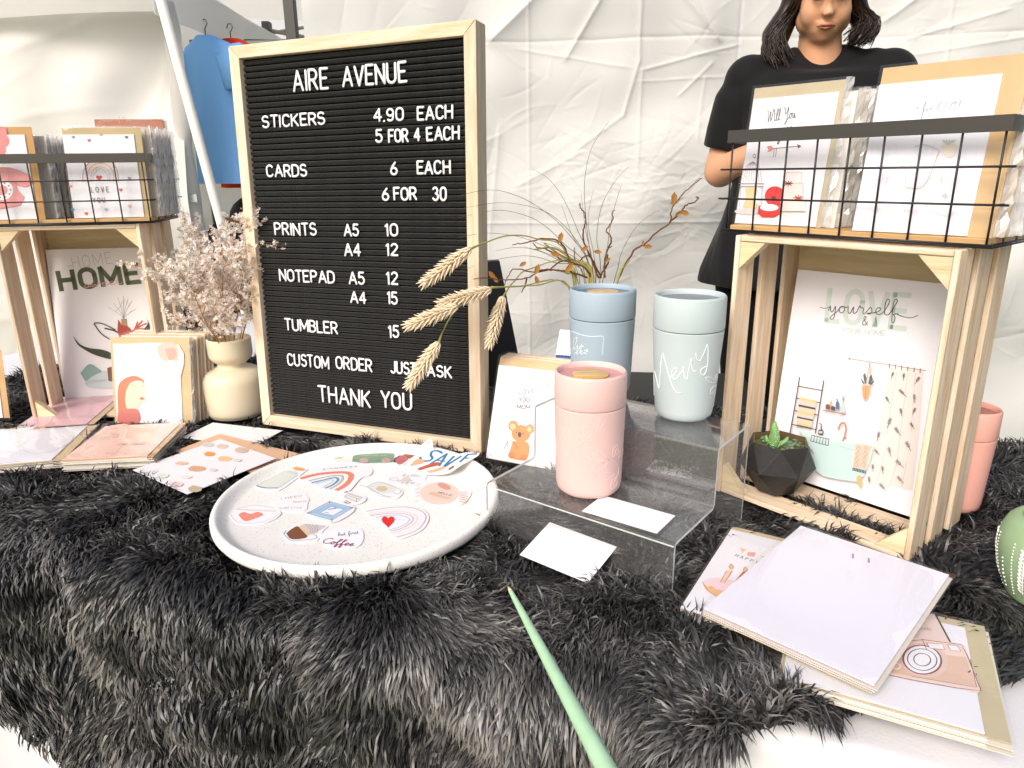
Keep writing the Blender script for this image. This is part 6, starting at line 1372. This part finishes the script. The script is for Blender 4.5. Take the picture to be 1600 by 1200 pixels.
# arms: her right arm is at the left of the picture
arms = {-1: [(-.180, .015, 1.395), (-.228, .03, 1.165), (-.085, -.175, 1.235)], 1: [(.180, .015, 1.395), (.232, .03, 1.165), (.075, -.185, 1.215)]}
for s_, (a, b, c) in arms.items():
    cap(mb, a, b, .047, .044); cap(mb, b, c, .044, .026)
    w_ = Vector(c); d = (Vector(c)-Vector(b)).normalized(); pal = w_+d*.045; cap(mb, w_, pal, .024, .026, 1)
    side = d.cross(Vector((0, 0, 1))).normalized(); upv = side.cross(d)
    for i, (o_, ln) in enumerate(((-.024, .052), (-.008, .064), (.008, .070), (.023, .062))):
        k0 = pal+upv*o_+d*.012; k1 = k0+d*ln*.45-side*s_*.006; k2 = k1+(d-Vector((0, 0, .55))-side*s_*.4).normalized()*ln*.5
        cap(mb, k0, k1, .0088, .0080, n=10); cap(mb, k1, k2, .0080, .0064, n=10)
    tb0 = w_+d*.012+upv*.018; tb1 = tb0+(upv+d*.8).normalized()*.034; tb2 = tb1+(d+upv*.1).normalized()*.026
    cap(mb, tb0, tb1, .012, .009, n=10); cap(mb, tb1, tb2, .009, .007, n=10)
body = mb.build('body', skin, pt, True); remesh(body, .0052, 11)
# facial details
def curve_on(pts, r, nm, m, par=pt, flat=1):
    mb = MB(); mb.tube([hp_(*p) for p in pts], r, 8, flat=flat); return mb.build(nm, m, par, True)
lipm = mat('lips', 'a86850', .4, .4)
curve_on([(-.025, -.0900, -.0668), (-.011, -.0970, -.0612), (0, -.0978, -.0622), (.011, -.0970, -.0612), (.025, -.0900, -.0668)], [.0009, .0026, .0022, .0026, .0009], 'lips', lipm)
curve_on([(-.022, -.0905, -.0680), (0, -.0955, -.0700), (.022, -.0905, -.0680)], [.0010, .0034, .0010], 'lips', lipm)
dk = mat('lash', '1c120e', .6)
for s_ in (-1, 1):
    curve_on([(s_*.014, -.0905, .002), (s_*.024, -.0950, -.0035), (s_*.036, -.0925, -.0035), (s_*.047, -.0835, .003)], [.0008, .0019, .0021, .0010], 'eyelashes', dk)
    curve_on([(s_*.012, -.0960, .024), (s_*.026, -.0985, .030), (s_*.040, -.0915, .030), (s_*.052, -.0800, .022)], [.0020, .0030, .0026, .0010], 'eyebrow', mat('brow', '3a241a', .8))
    curve_on([(s_*.015, -.0880, .010), (s_*.028, -.0945, .012), (s_*.044, -.0860, .009)], [.0012, .0018, .0010], 'eyelid', mat('lid_shade', 'a06c4e', .55))
mb = MB(); mb.sphere(hp_(.080, -.004, -.042), .0035, 8, 6); mb.build('earring', mat('gold', 'd9b060', .25, .6, metal=1), pt, True)
# necklace
mb = MB(); mb.tube([(.058*math.cos(a)*1.05, .01+(-.062)*math.sin(a) if math.sin(a) > 0 else .01, 1.432-.030*max(0, math.sin(a))) for a in np.linspace(0, math.pi, 14)], .0008, 5); mb.build('necklace', MATS['gold'], pt, True)
# hair: parted mass and many strands falling to the shoulders
hairm = mat('hair', '2a1a12', .38, .5, var=.4, vscale=30)
mb = MB(); o0 = 0
def ellw(c, r, n=22, m=14):
    o = len(mb.v); mb.sphere((0, 0, 0), r, n, m)
    for i in range(o, len(mb.v)): mb.v[i] = tuple(hp_(*(Vector(mb.v[i])+Vector(c))))
ellw((0, .034, .066), (.084, .096, .084)); ellw((0, .060, .0), (.078, .066, .11))
for s_ in (-1, 1): cap(mb, hp_(s_*.070, .03, .05), hp_(s_*.088, .020, -.045), .026, .028); cap(mb, hp_(s_*.088, .020, -.045), (s_*.104-.012, -.012, 1.500+.006*s_), .028, .036 if s_ < 0 else .026); cap(mb, (s_*.104-.012, -.012, 1.500+.006*s_), (s_*.100-.02, -.035, 1.455+.018*s_), .034 if s_ < 0 else .022, .014)
h = mb.build('hair', hairm, pt, True); remesh(h, .007, 6)
rr = random.Random(31); mb = MB()
for k in range(900):
    s_ = -1 if k % 2 else 1; a = rr.uniform(-1.35, 1.2); z0 = rr.uniform(.02, .13); 
    top = hp_(s_*(.010+.074*math.cos(a*.6)*math.sqrt(max(0, 1-((z0-.05)/.09)**2))), .03+.07*math.sin(a), z0)
    mid = hp_(s_*(.084+rr.gauss(0, .004)), .010+.040*math.sin(a)+rr.gauss(0, .004), -.03+rr.uniform(-.02, .02)); L_ = rr.uniform(0, 1)
    low = Vector((s_*(.084+.050*rr.random())-.012, -.050+.080*rr.random(), 1.512-.030*L_+.012*s_))
    curl = low+Vector((-s_*rr.uniform(.004, .030), rr.uniform(-.02, .004), -.030-.022*rr.random()+.010*s_))
    q = smooth_path([top, mid, low, curl], 4); m_ = len(q); mb.tube(q, [.0015*(1-.5*(i/m_)**2) for i in range(m_)], 4, cap=False)
mb.build('hair_strands', hairm, pt, True)['kind'] = 'stuff'
# T-shirt: torso shell with sleeves, V neck
shirtm = mat('black_jersey', '131214', .8, .2, var=.2, vscale=25, bump=.15, bscale=60, sheen=.08)
mb = MB(); n = 40
rings = [(1.474, .064, .056, .020), (1.464, .088, .066, .018), (1.452, .122, .070, .018), (1.438, .154, .076, .016), (1.420, .182, .084, .012), (1.395, .203, .096, .006), (1.36, .212, .110, -.002), (1.32, .200, .122, -.010), (1.26, .190, .132, -.015), (1.19, .186, .128, -.010), (1.10, .200, .130, 0), (1.00, .232, .150, .005), (.90, .262, .170, .01), (.86, .266, .172, .01)]
for (z, rx, ry, cy) in rings:
    for k in range(n):
        a = 2*math.pi*k/n; f_ = max(0, -math.sin(a)); zz = z
        if z > 1.40: zz = z-.052*f_**2.2*min(1, (z-1.40)/.06)
        wv = .004*math.sin(a*7+z*20)*(1.45-z)*3
        mb.v.append(((rx+wv)*math.cos(a)*(1 if z < 1.43 else 1), cy+(ry+wv)*math.sin(a), zz))
for i in range(len(rings)-1):
    for k in range(n): mb.f.append((i*n+k, (i+1)*n+k, (i+1)*n+(k+1) % n, i*n+(k+1) % n)); mb.m.append(0)
m_ = (len(rings)-1)*n; mb.f += [tuple(range(n)), tuple(range(m_, m_+n))[::-1]]; mb.m += [0, 0]
for s_, (a, b, c) in arms.items():
    a, b = Vector(a), Vector(b); mb.sphere(a+Vector((-s_*.012, 0, -.004)), .068, 20, 12); mb.sphere(a+Vector((-s_*.055, 0, .006)), .060, 20, 12)
    p = [a+Vector((-s_*.02, 0, .0)), a.lerp(b, .25), a.lerp(b, .55), a.lerp(b, .76)]; mb.tube(p, [.062, .067, .066, .063], 24, cap=True)
o = mb.build('t_shirt', shirtm, pt, True); remesh(o, .0060, 7)
# trousers
trm = mat('black_trousers', '101012', .85, .15); mb = MB(); cap(mb, (-.08, .02, .93), (.08, .02, .93), .125, .125)
for s_ in (-1, 1): cap(mb, (s_*.105, .02, .92), (s_*.098, .03, .50), .125, .078); cap(mb, (s_*.098, .03, .50), (s_*.10, .05, .12), .076, .058)
o = mb.build('trousers', trm, pt, True); remesh(o, .012, 4)
for s_ in (-1, 1):
    mb = MB(); cap(mb, (s_*.10, .06, .05), (s_*.112, -.12, .045), .050, .044); o = mb.build('shoe', trm, pt, True)
    o.modifiers.new('r', 'REMESH').voxel_size = .01; o.modifiers['r'].mode = 'VOXEL'
# ================================================================== FUR
furm = bpy.data.materials.new('shag_pile'); furm.use_nodes = True; n_ = furm.node_tree; L = n_.links; b = n_.nodes['Principled BSDF']
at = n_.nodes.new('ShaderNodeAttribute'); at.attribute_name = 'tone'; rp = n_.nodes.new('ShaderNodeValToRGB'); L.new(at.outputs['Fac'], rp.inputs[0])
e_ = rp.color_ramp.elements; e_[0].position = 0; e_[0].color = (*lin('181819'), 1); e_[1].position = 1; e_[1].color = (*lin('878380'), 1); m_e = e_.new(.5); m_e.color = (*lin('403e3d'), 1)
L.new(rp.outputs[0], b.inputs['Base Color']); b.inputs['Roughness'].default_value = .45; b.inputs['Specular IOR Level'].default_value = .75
FURN = 360000
def fur(seed, N):
    r = np.random.default_rng(seed)
    # sample tuft roots, denser where the rug is near the lens
    S = r.uniform(-1.5, 1.06, N*5); T = r.uniform(-.62, .80, N*5); ok = inpoly(S, T, RUG); S, T = S[ok], T[ok]
    P = rug_point(S, T, 0.0); d = np.linalg.norm(P-np.array([0, 0, CAMZ]), axis=1)
    rel = P-np.array([0, 0, CAMZ]); dep = rel[:, 1]*math.cos(PITCH)-rel[:, 2]*math.sin(PITCH); px = 800+FPX*rel[:, 0]/dep; py = 600-FPX*(rel[:, 1]*math.sin(PITCH)+rel[:, 2]*math.cos(PITCH))/dep
    vis = (px > -260) & (px < 1860) & (py < 1420); w_ = np.clip((.75/d)**1.6, .25, 1)*np.where(vis, 1, .15)
    keep = r.uniform(size=len(S)) < w_; S, T = S[keep], T[keep]
    if len(S) > N: S, T = S[:N], T[:N]
    n = len(S)
    # clumps: roots share the tip shift of their jittered cell
    cs = .0125; ci = np.floor(S/cs+snoise(S, T, 61, .05)*.6).astype(int); cj = np.floor(T/cs+snoise(S, T, 62, .05)*.6).astype(int)
    def hsh(i, j, k): v = np.sin(i*127.1+j*311.7+k*74.7)*43758.5453; return v-np.floor(v)
    h1, h2, h3 = hsh(ci, cj, 1), hsh(ci, cj, 2), hsh(ci, cj, 3)
    # flow of the pile: combed swirls on top, falling down the front
    fx = .85*snoise(S, T, 51, .26)+.30*snoise(S, T, 52, .10); fy = -.25+.85*snoise(S, T, 53, .26)+.30*snoise(S, T, 54, .10)
    hang = np.clip((.05-T)/.10, 0, 1)
    fx = fx*(1-.65*hang); fy = fy*(1-.85*hang)-1.15*hang
    fx += (h1-.5)*.6; fy += (h2-.5)*.6
    fx += r.normal(0, .22, n); fy += r.normal(0, .22, n)
    ln = r.uniform(.025, .037, n)*(.75+.5*h3)
    rise = 1.0-.1*hang
    # foot prints: fur flattened beneath what stands on it
    Y0, Z0, NY, NZ = wrap(S, T, .045, RB)
    X = TO.x+TU.x*S+TV.x*Y0; Y = TO.y+TU.y*S+TV.y*Y0
    flat = np.zeros(n, bool)
    for (k, q, z) in FOOT:
        if k == 'disc': flat |= ((X-q[0])**2+(Y-q[1])**2 < (q[2]+.002)**2)
        else:
            x0, y0, a, lx0, ly0, lx1, ly1 = q; c, s = math.cos(a), math.sin(a); u = (X-x0)*c+(Y-y0)*s; v = -(X-x0)*s+(Y-y0)*c
            flat |= (u > lx0-.002) & (u < lx1+.002) & (v > ly0-.002) & (v < ly1+.002)
    # near an object the pile leans away from its edge
    D = np.stack([fx*TU.x+fy*TV.x, fx*TU.y+fy*TV.y, np.zeros(n)], 1)
    # hanging part: 'back' direction becomes 'up'
    tv = np.stack([TV.x*NZ, TV.y*NZ, np.zeros(n)], 1); tv[:, 2] = -NY*1.0
    D = fx[:, None]*np.array([TU.x, TU.y, 0])+fy[:, None]*tv
    Nn = np.stack([TV.x*NY, TV.y*NY, NZ], 1)
    base = rug_point(S, T, 0.0)
    ln = np.where(flat, ln*.35, ln); up = np.where(flat, .12, rise)
    dirn = D*.75+Nn*up[:, None]; dirn /= np.linalg.norm(dirn, axis=1)[:, None]
    # four stations, bending over with length
    q = [base]; cur = base; dd = dirn.copy()
    for k in range(3):
        bend = D*.28*(k+1)/3-Nn*.18*(k+1)*(up[:, None])+r.normal(0, .07, (n, 3)); bend[:, 2] -= .10*k
        dd = dd+bend*np.where(flat, .2, 1)[:, None]; dd /= np.linalg.norm(dd, axis=1)[:, None]
        cur = cur+dd*(ln/3)[:, None]; q.append(cur)
    side = np.cross(dirn, r.normal(0, 1, (n, 3))); side /= np.linalg.norm(side, axis=1)[:, None]
    wd = (r.uniform(.0008, .0016, n)*np.where(hang > .5, 1.1, 1))[:, None]
    V = np.stack([q[0]-side*wd, q[0]+side*wd, q[1]-side*wd, q[1]+side*wd, q[2]-side*wd*.9, q[2]+side*wd*.9, q[3]], 1)
    fz = FOOT
    # keep flattened pile under the feet
    zcap = np.where(flat, RB+.006, 9.); V[:, :, 2] = np.minimum(V[:, :, 2], zcap[:, None])
    V = V.reshape(-1, 3); o = (np.arange(n)*7)[:, None]
    tri = np.array([[0, 1, 3], [0, 3, 2], [2, 3, 5], [2, 5, 4], [4, 5, 6]]); F = (o[:, :, None]+tri[None]).reshape(-1, 3)
    tone = np.clip(.30+.20*hang+.10*snoise(S, T, 72, .5)+.18*(h3-.5)+.15*snoise(S, T, 71, .12)+r.normal(0, .13, n), 0, 1); tone = np.repeat(tone[:, None], 7, 1)*np.array([.35, .35, .75, .75, 1, 1, 1.15]); tone = tone.ravel()  # hanging pile lightened in colour for the light it reflects
    me = bpy.data.meshes.new('pile')
    me.vertices.add(len(V)); me.vertices.foreach_set('co', V.astype(np.float32).ravel()); me.loops.add(F.size); me.loops.foreach_set('vertex_index', F.astype(np.int32).ravel())
    me.polygons.add(len(F)); me.polygons.foreach_set('loop_start', np.arange(0, F.size, 3, dtype=np.int32)); me.polygons.foreach_set('use_smooth', np.ones(len(F), bool))
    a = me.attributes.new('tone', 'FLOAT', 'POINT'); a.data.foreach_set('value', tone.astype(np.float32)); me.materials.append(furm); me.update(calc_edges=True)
    o_ = bpy.data.objects.new('pile', me); COL.objects.link(o_); o_.parent = base_rug; o_['kind'] = 'stuff'; print('fur tufts', n)
base_rug = [o for o in COL.objects if o.name == 'shaggy_rug'][0]
fur(9, FURN)
